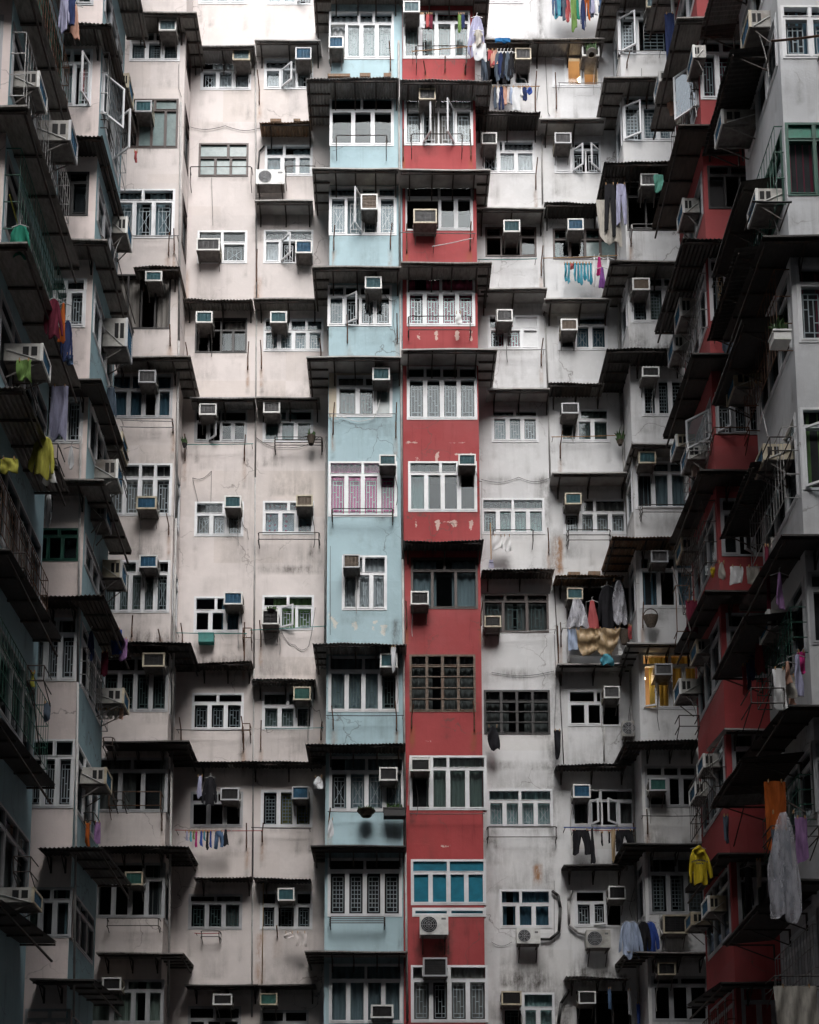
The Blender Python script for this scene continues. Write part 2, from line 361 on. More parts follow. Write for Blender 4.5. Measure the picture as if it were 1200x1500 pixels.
# ------------------------------------------------------------------ windows
def window(root, fr, u0, u1, z0, z1, top=2, low=3, tf=.24, f='w', cur='w', g='', op=None, pane='pane', gap=None, skip=(), film_=None, lamp=None, rows=0):
    """frame + panes + grille + curtain + open sashes.  top / low: numbers of lights or lists of fractions."""
    fm = {'w': 'f_white', 'b': 'f_brown', 'k': 'f_black', 'g': 'f_green', 's': 'f_grey', 'r': 'f_rust'}[f]
    op = op or {}
    mb, pb, gb = MB(), MB(), MB()
    Wd, Ht = u1-u0, z1-z0; t = .045 if Wd > 1 else .04
    fd0, fd1 = -.07, .012
    mb.box(fr, u0, u0+t, fd0, fd1, z0, z1, fm); mb.box(fr, u1-t, u1, fd0, fd1, z0, z1, fm)
    mb.box(fr, u0+t, u1-t, fd0, fd1, z0, z0+t, fm); mb.box(fr, u0+t, u1-t, fd0, fd1, z1-t, z1, fm)
    zt = z1 - Ht*tf if tf else z1-t
    def fr_list(n): return [i/n for i in range(n+1)] if isinstance(n, int) else [0]+list(n)+[1]
    cells = []
    iu0, iu1 = u0+t, u1-t
    if tf:
        mb.box(fr, iu0, iu1, fd0, fd1-.002, zt-t/2, zt+t/2, fm)
        L = fr_list(top)
        for i in range(len(L)-1): cells.append(('t', i, iu0+(iu1-iu0)*L[i], iu0+(iu1-iu0)*L[i+1], zt+t/2, z1-t))
    L = fr_list(low)
    for i in range(len(L)-1): cells.append(('l', i, iu0+(iu1-iu0)*L[i], iu0+(iu1-iu0)*L[i+1], z0+t, zt-t/2 if tf else z1-t))
    for q in range(1, rows): mb.box(fr, iu0, iu1, -.045, .026, z0+t+(zt-z0-t)*q/rows-.014, z0+t+(zt-z0-t)*q/rows+.014, fm)
    sashes = []
    for k, i, a, b, c, d in cells:
        if a > iu0+1e-4: mb.box(fr, a-t*.5, a+t*.5, fd0, fd1-.004, c, d, fm)
        st = .034 if k == 'l' and f in 'ws' else .014
        a2, b2 = a+(t*.5 if a > iu0+1e-4 else 0), b-(t*.5 if b < iu1-1e-4 else 0)
        if k+str(i) in skip: continue
        if k+str(i) in op:
            sashes.append((a2, b2, c, d, op[k+str(i)])); 
        else:
            mb.box(fr, a2, a2+st, -.05, .022, c, d, fm); mb.box(fr, b2-st, b2, -.05, .022, c, d, fm)
            mb.box(fr, a2+st, b2-st, -.05, .022, c, c+st, fm); mb.box(fr, a2+st, b2-st, -.05, .022, d-st, d, fm)
            pm = (film_ or {}).get(k+str(i), pane)
            pb.quad([fr.w(x, -.02, z) for x, z in ((a2+st, c+st), (b2-st, c+st), (b2-st, d-st), (a2+st, d-st))], pm)
        if g and k == 'l' and (film_ or {}).get(k+str(i)) is None:
            gm = 'grille_g' if 'd' in g else 'grille_w'; w_, h_ = b2-a2, d-c; r = .0085
            ax, bx, cx, dx = a2+w_*.2, b2-w_*.2, c+h_*.1, d-h_*.1
            def gv(x, za, zb): gb.box(fr, x-r, x+r, -.085, -.07, za, zb, gm)
            def gh(z, xa, xb): gb.box(fr, xa, xb, -.083, -.072, z-r, z+r, gm)
            gv(ax, cx, dx); gv(bx, cx, dx); gh(cx, ax, bx); gh(dx, ax, bx)
            gh(d-h_*.2, ax, bx); gh(c+h_*.2, ax, bx)
            m1, m2 = a2+w_*.4, b2-w_*.4
            gv(m1, c+h_*.2, d-h_*.1); gv(m2, c+h_*.1, d-h_*.2)
            if 'x' in g:
                gb.bar(fr.w(ax, -.078, d-h_*.25), fr.w((ax+bx)/2, -.078, (c+d)/2), r, gm, 4); gb.bar(fr.w(bx, -.078, d-h_*.25), fr.w((ax+bx)/2, -.078, (c+d)/2), r, gm, 4)
                gb.bar(fr.w(ax, -.078, c+h_*.25), fr.w((ax+bx)/2, -.078, (c+d)/2), r, gm, 4); gb.bar(fr.w(bx, -.078, c+h_*.25), fr.w((ax+bx)/2, -.078, (c+d)/2), r, gm, 4)
            elif 'h' in g:
                for q in range(3, 8): gh(c+h_*q/10, ax, bx)
            else:
                gh((c+d)/2, m1, m2); gh((c+d)/2+h_*.12, ax, m1); gh((c+d)/2-h_*.12, m2, bx)
    wo = mb.build('window', root)
    if pb.v: pb.build('pane', wo)
    if gb.v: gb.build('grille', wo)
    if cur and cur != '-':
        cb = MB(); segs = max(10, int(Wd/.035))
        gp = gap if gap is not None else (R.uniform(.25, .75), R.uniform(.0, .22))
        ph = R.uniform(0, 6)
        prev = None
        for i in range(segs+1):
            x = i/segs
            if abs(x-gp[0]) < gp[1]/2: prev = None; continue
            u = u0+.02+(Wd-.04)*x; dd = -.135+.022*math.sin(x*Wd*38+ph+2*math.sin(x*9+ph))
            if prev: cb.quad([fr.w(prev[0], prev[1], z0+.02), fr.w(u, dd, z0+.02), fr.w(u, dd, z1-.03), fr.w(prev[0], prev[1], z1-.03)], 'cur_'+cur)
            prev = (u, dd)
        if cb.v: cb.build('curtain', wo)
    for (a, b, c, d, an) in sashes:        # an>0 hinged on the low-u side, <0 on the other
        sb = MB(); w_ = b-a; s_ = .042
        hu = a if an > 0 else b; sg = 1 if an > 0 else -1; A = math.radians(abs(an))
        def pt(x, z, o=0): return fr.w(hu+sg*(x*math.cos(A)-o*math.sin(A)), .02+x*math.sin(A)+o*math.cos(A), z)
        def sbox(xa, xb, za, zb):
            b0 = len(sb.v); sb.v.extend([tuple(pt(x, z, o)) for z in (za, zb) for o in (-.015, .02) for x in (xa, xb)])
            for q in ((0, 1, 3, 2), (4, 6, 7, 5), (0, 4, 5, 1), (2, 3, 7, 6), (0, 2, 6, 4), (1, 5, 7, 3)):
                sb.f.append(tuple(b0+i for i in q)); sb.m.append(sb.mi(fm))
        sbox(0, s_, c, d); sbox(w_-s_, w_, c, d); sbox(s_, w_-s_, c, c+s_); sbox(s_, w_-s_, d-s_, d)
        sb.quad([pt(s_, c+s_), pt(w_-s_, c+s_), pt(w_-s_, d-s_), pt(s_, d-s_)], 'pane')
        sb.build('sash', wo)
    if lamp:
        lb = MB(); p = fr.w(u0+Wd*lamp[0], -.3, z0+Ht*lamp[1])
        for k in range(3): lb.bar(p+Vector((0, 0, .03*k)), p+Vector((0, 0, .03*k+.03)), (.05, .07, .04)[k], 'bulb', 8)
        lb.build('lamp', wo)
        ld = bpy.data.lights.new('lamp_light', 'POINT'); ld.energy = lamp[2]; ld.color = (1, .72, .42); ld.shadow_soft_size = .1
        lo = bpy.data.objects.new('lamp_light', ld); COL.objects.link(lo); lo.location = p+Vector((0, 0, -.12)) + fr.N*(-.12)
    return wo
def W(key, x0, y0, x1, y1, root=None, fr=None, room='room', **k):
    b = B[key]; fr = fr or b.fr; ym = (y0+y1)/2
    ua, _ = fr.uz(x0, ym); ub, _ = fr.uz(x1, ym); xm = (x0+x1)/2
    _, zt = fr.uz(xm, y0); _, zb = fr.uz(xm, y1)
    b.holes.append((ua, ub, zb, zt, room))
    if R.random() < .8:                    # drip marks from the sill corners
        for uu in (ua+.05, ub-.05, ua+(ub-ua)*R.random()):
            b.stains.append((4, uu-.02, uu+.04, zb-R.uniform(.3, 1.0), zb, R.uniform(.2, .55), .06))
    return window(root or b.root, fr, ua, ub, zb, zt, **k)

# ------------------------------------------------------------------ awnings
def awning(root, fr, u0, u1, z, dep, kind='corr', mat='aw_metal', bu0=None, bu1=None, wing=.9, nb=None, slope=.06, fascia=None):
    """u0..u1: front edge; parts beyond the bay (bu0..bu1) reach back past the wall plane as side wings."""
    mb = MB(); wdt = u1-u0
    bu0 = u0-1 if bu0 is None else bu0; bu1 = u1+1 if bu1 is None else bu1
    n = max(2, int(wdt/.0225)) if kind == 'corr' else max(2, int(wdt/.25))
    ph = R.uniform(0, 6)
    us = sorted(set([u0+wdt*i/n for i in range(n+1)] + [x for x in (bu0, bu1) if u0 < x < u1]))
    cuts = sorted(R.random() for _ in range(R.randint(0, 2))) if kind == 'corr' else []
    segm = [mat]+[R.choice([mat, 'aw_grey' if mat == 'aw_metal' else 'aw_metal', 'aw_brown', mat]) for _ in cuts]
    sg_a = R.uniform(.012, .035) if kind == 'corr' else .012
    def seg(u): return segm[sum((u-u0)/wdt > c for c in cuts)]
    th = .008 if kind == 'corr' else .035
    for lay in (0, th):
        for i in range(len(us)-1):
            a, b = us[i]+1e-3, us[i+1]-1e-3
            if not (abs(us[i]-bu0) < 1e-6 or abs(us[i]-bu1) < 1e-6): a = us[i]
            if not (abs(us[i+1]-bu0) < 1e-6 or abs(us[i+1]-bu1) < 1e-6): b = us[i+1]
            mid = (us[i]+us[i+1])/2
            back = -wing if (mid < bu0 or mid > bu1) else 0.0
            def q(u, tt):
                d = dep+(back-dep)*tt
                return fr.w(u, d + (.010*math.sin(u*7+ph) if tt == 0 and kind == 'corr' else 0), z + slope*(dep-d)/max(dep, .1)*.8 + (.016*math.sin(u*2*math.pi/.09) if kind == 'corr' else 0) + sg_a*math.sin(u*2.1+ph)*(1-tt) + lay)
            mb.quad([q(us[i], 0), q(us[i+1], 0), q(us[i+1], 1), q(us[i], 1)], seg(mid))
            if lay == 0:
                e = Vector((0, 0, th))
                mb.quad([q(us[i], 0), q(us[i+1], 0), q(us[i+1], 0)+e, q(us[i], 0)+e], fascia or seg(mid))
    o = mb.build('awning', root)
    nb = nb if nb is not None else max(2, int(wdt/.75)+1)
    proto = None
    lo, hi = max(u0, bu0)+.12, min(u1, bu1)-.12
    for i in range(nb):
        u = lo + (hi-lo)*(i+.15*R.random())/max(1, nb-1)
        if u > hi+.1: break
        bb = MB(); r = .014
        bb.box(fr, u-.018, u+.018, 0, dep-.04, z-.035, z-.008, 'iron')
        bb.box(fr, u-.018, u+.018, 0, .03, z-.34, z-.03, 'iron')
        bb.bar(fr.w(u, .02, z-.32), fr.w(u, dep*.75, z-.03), r, 'iron', 4)
        bb.build('bracket', o)
    eb = MB(); eb.box(fr, u0+.05, u1-.05, dep-.09, dep-.055, z-.052, z-.018, 'iron'); eb.build('edge_rail', o)
    for (uw, cond) in ((u0, u0 < bu0-.1), (u1, u1 > bu1+.1)):
        if cond:
            wb = MB(); sg = 1 if uw == u0 else -1
            for q in range(5):
                d = dep-.1-(dep+wing-.1)*q/4
                zz = z+slope*(dep-d)/max(dep, .1)*.8
                wb.box(fr, uw+sg*.02, (bu0 if sg > 0 else bu1), d-.02, d+.02, zz-.045, zz-.012, 'iron')
            wb.box(fr, uw+sg*.06, uw+sg*.10, -wing, dep-.1, z-.05, z-.02, 'iron')
            wb.build('wing_frame', o)
    return o
def A(key, x0, x1, y, dep=.6, kind='corr', mat='aw_metal', wing=.9, **k):
    b = B[key]; u0, z = b.fr.uz(x0, y, dep); u1, _ = b.fr.uz(x1, y, dep)
    b.stains.append((3, max(u0, b.u0), min(u1, b.u1), z+.02, z+.5, R.uniform(.2, .45), .12))
    return awning(b.root, b.fr, u0, u1, z, dep, kind, mat, b.u0, b.u1, wing, **k)

# ------------------------------------------------------------------ air conditioners
ORD = ['first', 'second', 'third', 'fourth', 'fifth', 'sixth', 'seventh', 'eighth', 'ninth', 'tenth', 'eleventh', 'twelfth', 'thirteenth', 'fourteenth', 'fifteenth', 'sixteenth']
ACS = []
def ac_unit(fr, u0, u1, d0, d1, z0, z1, colr, body='ac_case', label=''):
    c = fr.w((u0+u1)/2, d0, z0)
    body = R.choice(['ac_case', 'ac_case', 'ac_case2', 'ac_case3']) if body == 'ac_case' else body; bez = R.choice(['ac_bezel', 'ac_bezel', 'f_grey', 'ac_case2'])
    root = empty('air_conditioner', c, label, 'air conditioner', 'window air conditioners on the facades')
    mb = MB(); w, h = u1-u0, z1-z0
    b = .012
    mb.box(fr, u0, u1, d0, d1-.05, z0+.006, z1, body)
    mb.box(fr, u0+.004, u1-.004, d0, d1-.03, z0-.006, z0+.004, 'ac_under')
    for s_ in (0, 1):                      # side vents
        us = u0-.003 if s_ == 0 else u1+.003
        L = d1-d0
        for k in (0, 1):
            da = d0+L*(.50+.21*k); db = da+L*.15
            mb.quad([fr.w(us, da, z0+h*.28), fr.w(us, db, z0+h*.28), fr.w(us, db, z0+h*.82), fr.w(us, da, z0+h*.82)], 'hole')
    mb.build('casing', root)
    fb = MB(); t = min(.035, w*.07)
    fb.box(fr, u0-.006, u0+t, d1-.05, d1, z0-.004, z1+.006, bez); fb.box(fr, u1-t, u1+.006, d1-.05, d1, z0-.004, z1+.006, bez)
    fb.box(fr, u0+t, u1-t, d1-.05, d1, z0-.004, z0+t, bez); fb.box(fr, u0+t, u1-t, d1-.05, d1, z1-t, z1+.006, bez)
    fb.build('bezel', root)
    gb = MB(); gm = 'gr_'+colr
    gb.quad([fr.w(x, d1-.035, z) for x, z in ((u0+t, z0+t), (u1-t, z0+t), (u1-t, z1-t), (u0+t, z1-t))], gm)
    n = 9
    for i in range(n):
        zz = z0+t+(h-2*t)*(i+.5)/n
        gb.box(fr, u0+t, u1-t, d1-.034, d1-.018, zz-.004, zz+.006, gm)
    for i in range(1, 4): gb.box(fr, u0+t+(w-2*t)*i/4-.004, u0+t+(w-2*t)*i/4+.004, d1-.034, d1-.014, z0+t, z1-t, gm)
    gb.build('front_grille', root)
    for us in (u0+.05, u1-.05):
        kb = MB(); L = d1-max(d0, 0)
        kb.box(fr, us-.014, us+.014, 0.0, d1-.07, z0-.034, z0-.007, 'ac_under')
        kb.bar(fr.w(us, .02, z0-.30), fr.w(us, d1-.12, z0-.025), .013, 'ac_under', 4)
        kb.build('bracket', root)
    for us, sg in ((u0-.012, -1), (u1+.012, 1)):
        kb = MB(); kb.bar(fr.w(us, max(d0, 0)+.02, z0+h*.62), fr.w(us, d1-.10, z0+.02), .010, 'ac_bezel', 4); kb.build('stay', root)
    if R.random() < .55:                   # drain hose or cable
        hb = MB(); u = u0+w*R.choice((.15, .85)); L = R.uniform(.35, 1.1); s_ = R.uniform(-.12, .12); q = 8
        hb.tube([fr.w(u+s_*math.sin(2.4*i/q), .06+.18*(1-i/q)**2, z0-L*i/q) for i in range(q+1)], .009, R.choice(['pipe', 'pipe_black', 'steel']), 5); hb.build('drain_hose', root)
    return root
def AC(key, x0, y0, x1, y1, colr='grey', dep=.42, body='ac_case'):
    b = B[key]; fr = b.fr; ym, xm = (y0+y1)/2, (x0+x1)/2
    ua, _ = fr.uz(x0, ym, dep); ub, _ = fr.uz(x1, ym, dep); _, zt = fr.uz(xm, y0, dep); _, zb = fr.uz(xm, y1, dep)
    b.stains.append((4, ua, ub, zb-1.2, zb-.1, R.uniform(.15, .4), .15))
    r = ac_unit(fr, ua, ub, -.12, dep, zb, zt, colr, body); ACS.append((r, key, zt, colr)); return r
def SAC(key, x0, y0, x1, y1, Y, colr='blue', w=.55):
    """unit on a side wall: px box of the casing side that faces the camera, standing at depth Y"""
    fr = B[key].sfr; ym = (y0+y1)/2; n = fr.N.x
    xa, xb = PY(x0, ym, Y).x, PY(x1, ym, Y).x
    zt, zb = PY((x0+x1)/2, y0, Y).z, PY((x0+x1)/2, y1, Y).z
    dd = (xb-fr.o.x)*n if n > 0 else (xa-fr.o.x)*n
    r = ac_unit(fr, Y, Y+w, -.05, max(.25, dd), zb, zt, colr); ACS.append((r, key, zt, colr)); return r
# ------------------------------------------------------------------ rails, rods, pipes, machines, cloth
def RAIL(key, x0, x1, y0, y1, n=2, out=.26, mat='iron', fr=None, post=.0):
    b = B[key]; fr = fr or b.fr
    ua, zt = fr.uz(x0, y0, out); ub, _ = fr.uz(x1, y0, out); _, zb = fr.uz(x1, y1, out)
    mb = MB(); r = .011
    for i in range(n):
        z = zt+(zb-zt)*i/max(1, n-1) if n > 1 else zt
        mb.tube([fr.w(ua, 0, z), fr.w(ua, out-.04, z), fr.w(ua+.04, out, z), fr.w(ub-.04, out, z), fr.w(ub, out-.04, z), fr.w(ub, 0, z)], r, mat, 5)
    for u in (ua+.02, ub-.02):
        mb.bar(fr.w(u, out-.02, zt), fr.w(u, out-.02, zb-post), r*1.2, mat, 5); mb.bar(fr.w(u, .01, zb-post-.1), fr.w(u, out-.02, zb-post), r, mat, 5)
    return mb.build('railing', b.root)
def KB(key, x, y0, y1, out=.12):            # rusty iron bracket that carries a drying rod
    b = B[key]; fr = b.fr; u, zt = fr.uz(x, y0, out); _, zb = fr.uz(x, y1, out); mb = MB()
    lean = R.uniform(-.05, .05)
    mb.bar(fr.w(u+lean, out+.12, zt), fr.w(u, out*.6, (zt+zb)/2), .017, 'rustbar', 5); mb.bar(fr.w(u, out*.6, (zt+zb)/2), fr.w(u, .03, zb), .019, 'rustbar', 5)
    mb.bar(fr.w(u, 0, zb+.05), fr.w(u, .1, zb+.03), .014, 'rustbar', 5); mb.bar(fr.w(u, 0, (zt+zb)/2+.02), fr.w(u, out*.6, (zt+zb)/2), .012, 'rustbar', 5)
    b.stains.append((2, u-.02, u+.02, zb-.5, zb, .5, .05)); b.stains.append((4, u-.03, u+.03, zb-.7, zb+.1, .4, .05))
    return mb.build('rod_bracket', b.root)
def ROD(key, x0, y0, x1, y1, mat='steel', out=.2, r=.011):
    b = B[key]; fr = b.fr; ua, za = fr.uz(x0, y0, out); ub, zb = fr.uz(x1, y1, out); mb = MB()
    n = 6; pts = [fr.w(ua+(ub-ua)*i/n, out, za+(zb-za)*i/n-.012*math.sin(math.pi*i/n)) for i in range(n+1)]
    mb.tube(pts, r, mat, 5)
    for u, z in ((ua+.04, za), (ub-.04, zb)): mb.bar(fr.w(u, 0, z), fr.w(u, out, z), r*.8, 'iron', 4)
    return mb.build('drying_rail', b.root)
def PIPE(key, pts, r=.03, mat='pipe', out=.05):
    b = B[key]; mb = MB(); mb.tube([b.fr.w(*(b.fr.uz(x, y, out)[0], out, b.fr.uz(x, y, out)[1])) for x, y in pts], r, mat, 8)
    return mb.build('drain_pipe', b.root, True)
def FRAMEW(key, x0, y0, x1, y1, out=.25, mat='rustbar', fr=None):   # clothes rack of bars sticking out
    b = B[key]; fr = fr or b.fr; ua, zt = fr.uz(x0, y0, out); ub, zb = fr.uz(x1, y1, out); mb = MB()
    for z in (zt, zb): mb.tube([fr.w(ua, 0, z), fr.w(ua, out, z), fr.w(ub, out, z), fr.w(ub, 0, z)], .012, mat, 5)
    for u in (ua, ub): mb.bar(fr.w(u, out, zt), fr.w(u, out, zb), .012, mat, 5)
    for u in (ua, ub): mb.bar(fr.w(u, .02, zb-.25), fr.w(u, out, zb), .011, mat, 5)
    return mb.build('clothes_rack', b.root)
def COMP(key, x0, y0, x1, y1, label, dep=.42, fan=.32, body='ac_bezel'):
    b = B[key]; fr = b.fr
    ua, zt = fr.uz(x0, y0, dep); ub, zb = fr.uz(x1, y1, dep); root = empty('condenser_unit', fr.w((ua+ub)/2, 0, zb), label, 'condenser')
    mb = MB(); mb.box(fr, ua, ub, .12, dep, zb, zt, body)
    mb.box(fr, ua+.02, ub-.02, .13, dep-.02, zb-.02, zb, 'ac_under'); mb.build('casing', root)
    cu, cz, rr = ua+(ub-ua)*fan, (zb+zt)/2, (zt-zb)*.40
    g = MB(); n = 20
    g.quad([fr.w(cu+rr*math.cos(2*math.pi*i/n), dep+.004, cz+rr*math.sin(2*math.pi*i/n)) for i in range(n)], 'hole')
    for q in (.35, .6, .82, 1.0):
        g.tube([fr.w(cu+rr*q*math.cos(2*math.pi*i/n), dep+.015, cz+rr*q*math.sin(2*math.pi*i/n)) for i in range(n+1)], .005, 'f_grey', 4)
    for i in range(8): g.bar(fr.w(cu, dep+.013, cz), fr.w(cu+rr*math.cos(math.pi*i/4), dep+.013, cz+rr*math.sin(math.pi*i/4)), .004, 'f_grey', 4)
    g.build('fan_guard', root)
    pl = MB(); pl.box(fr, ua+(ub-ua)*.72, ub-.03, dep, dep+.006, zb+.05, zt-.05, body)
    pl.box(fr, ua+(ub-ua)*.76, ub-.06, dep+.006, dep+.010, zt-.13, zt-.08, 'gr_grey'); pl.build('service_panel', root)
    for u in (ua+.08, ub-.08):
        k = MB(); k.box(fr, u-.015, u+.015, 0, dep+.02, zb-.055, zb-.022, 'iron'); k.bar(fr.w(u, .02, zb-.4), fr.w(u, dep-.03, zb-.05), .014, 'iron', 4); k.build('bracket', root)
    b.stains.append((4, ua, ub, zb-1.3, zb, .6, .15)); return root
STR = dict(
 towel=[[(0, 1, 1), (.0, 1, .5), (.03, .98, 0)]],
 sheet=[[(0, 1, 1), (.04, 1, .5), (.08, 1.0, .12), (.3, .98, 0)]],
 shirt=[[(.40, .60, 1), (.26, .74, .93), (.24, .76, .6), (.22, .78, .04), (.24, .76, 0)], [(.26, .36, .93), (.12, .30, .72), (.03, .20, .35), (.03, .15, .12)], [(.64, .74, .93), (.70, .88, .72), (.80, .97, .35), (.85, .97, .12)]],
 tee=[[(.38, .62, 1), (.22, .78, .95), (.22, .78, .6), (.20, .80, 0)], [(.22, .32, .95), (.04, .26, .74), (.0, .2, .58)], [(.68, .78, .95), (.74, .96, .74), (.8, 1, .58)]],
 pants=[[(.12, .88, 1), (.06, .94, .72)], [(.06, .50, .72), (.04, .38, .3), (.04, .34, 0)], [(.50, .94, .72), (.62, .96, .3), (.66, .96, 0)]],
 sock=[[(.25, .75, 1), (.2, .75, .45), (.1, .8, .2), (.3, .9, 0)]],
 bag=[[(.42, .58, 1), (.25, .75, .88), (.02, .95, .5), (.0, 1, .3), (.12, .95, .06), (.3, .8, 0)]],
 dress=[[(.35, .65, 1), (.28, .72, .8), (.1, .9, .3), (0, 1, 0)]],
 drape=[[(0, 1, 1), (.02, .98, .75), (.10, .94, .4), (.22, .80, .12), (.32, .55, 0)]])
def cloth_mb(fr, u0, u1, z0, z1, d, kind, mat, amp=.02, th=.035, skew=0.0):
    mb = MB(); W_, H_ = u1-u0, z1-z0; ph = R.uniform(0, 6)
    hem = (R.uniform(-.16, .16), R.uniform(.01, .05)); lean = R.uniform(-.10, .10)
    for rows in STR[kind]:
        nz, nx = (26, 26) if mat == 'cl_gold' else (14, 12)
        def at(t):
            zt = rows[0][2]+(rows[-1][2]-rows[0][2])*t
            for a, b in zip(rows, rows[1:]):
                if a[2] >= zt >= b[2]:
                    f_ = (a[2]-zt)/(a[2]-b[2]+1e-9); return a[0]+(b[0]-a[0])*f_, a[1]+(b[1]-a[1])*f_, zt
            return rows[-1]
        grid = [[], []]
        for j in range(nz+1):
            l, r, zz = at(j/nz)
            for s_ in (0, 1):
                row = []
                for i in range(nx+1):
                    x = l+(r-l)*i/nx
                    w1 = math.sin(x*W_*24+ph+1.6*math.sin(zz*4+ph)); w2 = math.sin(x*W_*47+ph*2-1.3*zz*3)
                    fold = amp*(1.5*math.copysign(abs(w1)**.6, w1)+.6*w2)*(.25+.75*(1-zz))
                    if kind == 'drape' and mat == 'cl_gold':
                        g1 = math.sin((10+7*x)*(zz*.9-1.2*(x-.45)**2)+ph+1.5*math.sin(x*5+ph)); fold = amp*(.9*math.copysign(abs(g1)**.7, g1)+.5*math.sin(x*19+ph*3+zz*4))
                    tck = th*(max(0.0, math.sin(math.pi*i/nx))**.6)*(1 if s_ else -1)*.5
                    row.append(fr.w(u0+W_*x+(skew+lean*math.sin(zz*2+ph))*(1-zz)*W_+R.uniform(-.004, .004), d+fold+tck, z0+H_*(zz+(hem[0]*(x-.5)+hem[1]*math.sin(x*9+ph))*(1-zz))))
                grid[s_].append(row)
        for s_ in (0, 1):
            g = grid[s_]; base = len(mb.v)
            for row in g: mb.v.extend([tuple(p) for p in row])
            for j in range(nz):
                for i in range(nx):
                    k = base+j*(nx+1)+i; mb.f.append((k, k+1, k+nx+2, k+nx+1)); mb.m.append(mb.mi(mat))
    return mb
def G(kind, x0, y0, x1, y1, Y, colr, label, cat='clothing', group=None, amp=.02, name=None, peg=True, skew=0.0, th=.035):
    fr = front(Y); ym = (y0+y1)/2
    ua, ub = PY(x0, ym, Y).x, PY(x1, ym, Y).x; xm = (x0+x1)/2; zt, zb = PY(xm, y0, Y).z, PY(xm, y1, Y).z
    mat = colr if colr in M else 'cl_'+colr
    o = cloth_mb(fr, ua, ub, zb, zt, 0, kind, mat, amp, th, skew).build(name or {'pants': 'trousers', 'tee': 'shirt', 'sheet': 'bed_sheet', 'bag': 'plastic_bag', 'drape': 'cloth'}.get(kind, kind), None, True)
    if peg:
        p = MB(); uc = (ua+ub)/2
        if kind in ('shirt', 'tee', 'dress'):
            p.tube([fr.w(uc-.16, 0, zt-.04), fr.w(uc, 0, zt+.02), fr.w(uc+.16, 0, zt-.04)], .008, 'steel', 4); p.tube([fr.w(uc, 0, zt+.02), fr.w(uc, 0, zt+.1), fr.w(uc+.03, 0, zt+.12)], .006, 'steel', 4); nm = 'hanger'
        else:
            for uu in (ua+(ub-ua)*.2, ua+(ub-ua)*.8): p = MB(); p.box(fr, uu-.008, uu+.008, -.015, .03, zt-.03, zt+.035, 'bamboo'); p.build('peg', o)
            nm = None
        if nm: p.build(nm, o)
    return tag(o, label, cat, group)
def PLANT(key, x0, y0, x1, y1, label, n=40, pot='pot', dep=.3, potfrac=.35, spread=1.0, boxy=False):
    b = B[key]; fr = b.fr; ua, zt = fr.uz(x0, y0, dep); ub, zb = fr.uz(x1, y1, dep); zp = zb+(zt-zb)*potfrac
    root = empty('potted_plant', fr.w((ua+ub)/2, dep, zb), label, 'plant')
    mb = MB(); uc = (ua+ub)/2; r = (ub-ua)/2
    if boxy:
        mb.box(fr, ua, ub, dep-.16, dep+.1, zb, zp, pot); mb.box(fr, ua-.015, ub+.015, dep-.175, dep+.115, zp-.03, zp+.006, pot); mb.box(fr, ua+.02, ub-.02, dep-.14, dep+.08, zp, zp+.012, 'soil')
    else:
        m = 14; prof = [(.55, zb), (.8, zb+(zp-zb)*.6), (1.0, zp-.02), (1.04, zp), (.9, zp)]
        for q, (a, za) in enumerate(prof[:-1]):
            a2, z2 = prof[q+1]
            for i in range(m):
                t0, t1 = 2*math.pi*i/m, 2*math.pi*(i+1)/m
                mb.quad([fr.w(uc+r*.8*a*math.cos(t), dep+r*.8*a*math.sin(t), za_) for t, za_, a in ((t0, za, a), (t1, za, a), (t1, z2, a2), (t0, z2, a2))], pot)
        mb.quad([fr.w(uc+r*.72*math.cos(2*math.pi*i/m), dep+r*.72*math.sin(2*math.pi*i/m), zp-.01) for i in range(m)], 'soil')
    mb.build('pot', root)
    lf = MB(); H_ = zt-zp
    for i in range(n):
        an = R.uniform(0, 6.28); bx = uc+R.uniform(-.7, .7)*r; bd = dep+R.uniform(-.06, .06); l = H_*R.uniform(.5, 1.15); w_ = .012+.012*R.random(); o_ = spread*R.uniform(.1, .6)*l
        p0 = fr.w(bx, bd, zp); p1 = fr.w(bx+o_*.4*math.cos(an), bd+o_*.4*math.sin(an), zp+l*.6); p2 = fr.w(bx+o_*math.cos(an), bd+o_*math.sin(an), zp+l*R.uniform(.7, 1))
        s_ = Vector((-math.sin(an), math.cos(an), 0))*w_
        lf.quad([p0-s_*.5, p0+s_*.5, p1+s_, p1-s_], 'leaf'); lf.quad([p1-s_, p1+s_, p2], 'leaf')
    lf.build('foliage', root); return root
def BASKET(key, x0, y0, x1, y1, label, dep=.2):
    b = B[key]; fr = b.fr; ua, zt = fr.uz(x0, y0, dep); ub, zb = fr.uz(x1, y1, dep); uc, r, h = (ua+ub)/2, (ub-ua)/2, zt-zb
    root = empty('basket', fr.w(uc, dep, zb), label, 'basket'); mb = MB(); m, q = 16, 7
    for j in range(q):
        for i in range(m):
            P_ = []
            for jj, ii in ((j, i), (j, i+1), (j+1, i+1), (j+1, i)):
                f_ = jj/q; rr = r*(.55+.45*math.sin(f_*1.5)); t = 2*math.pi*ii/m
                P_.append(fr.w(uc+rr*math.cos(t), dep+.55*rr*math.sin(t), zb+h*.62*f_+.008*((ii+jj) % 2)))
            mb.quad(P_, 'wicker')
    mb.build('bowl', root)
    hb = MB(); hb.tube([fr.w(uc+r*.95*math.cos(math.pi*i/10), dep, zb+h*.6+h*.45*math.sin(math.pi*i/10)) for i in range(11)], .014, 'wicker', 5); hb.build('handle', root)
    return root
SKY, SUN, SUN_EL, EXPO, CW_H, SUN_AZ = .13, 1.1, 51, 1.6, 47, -6
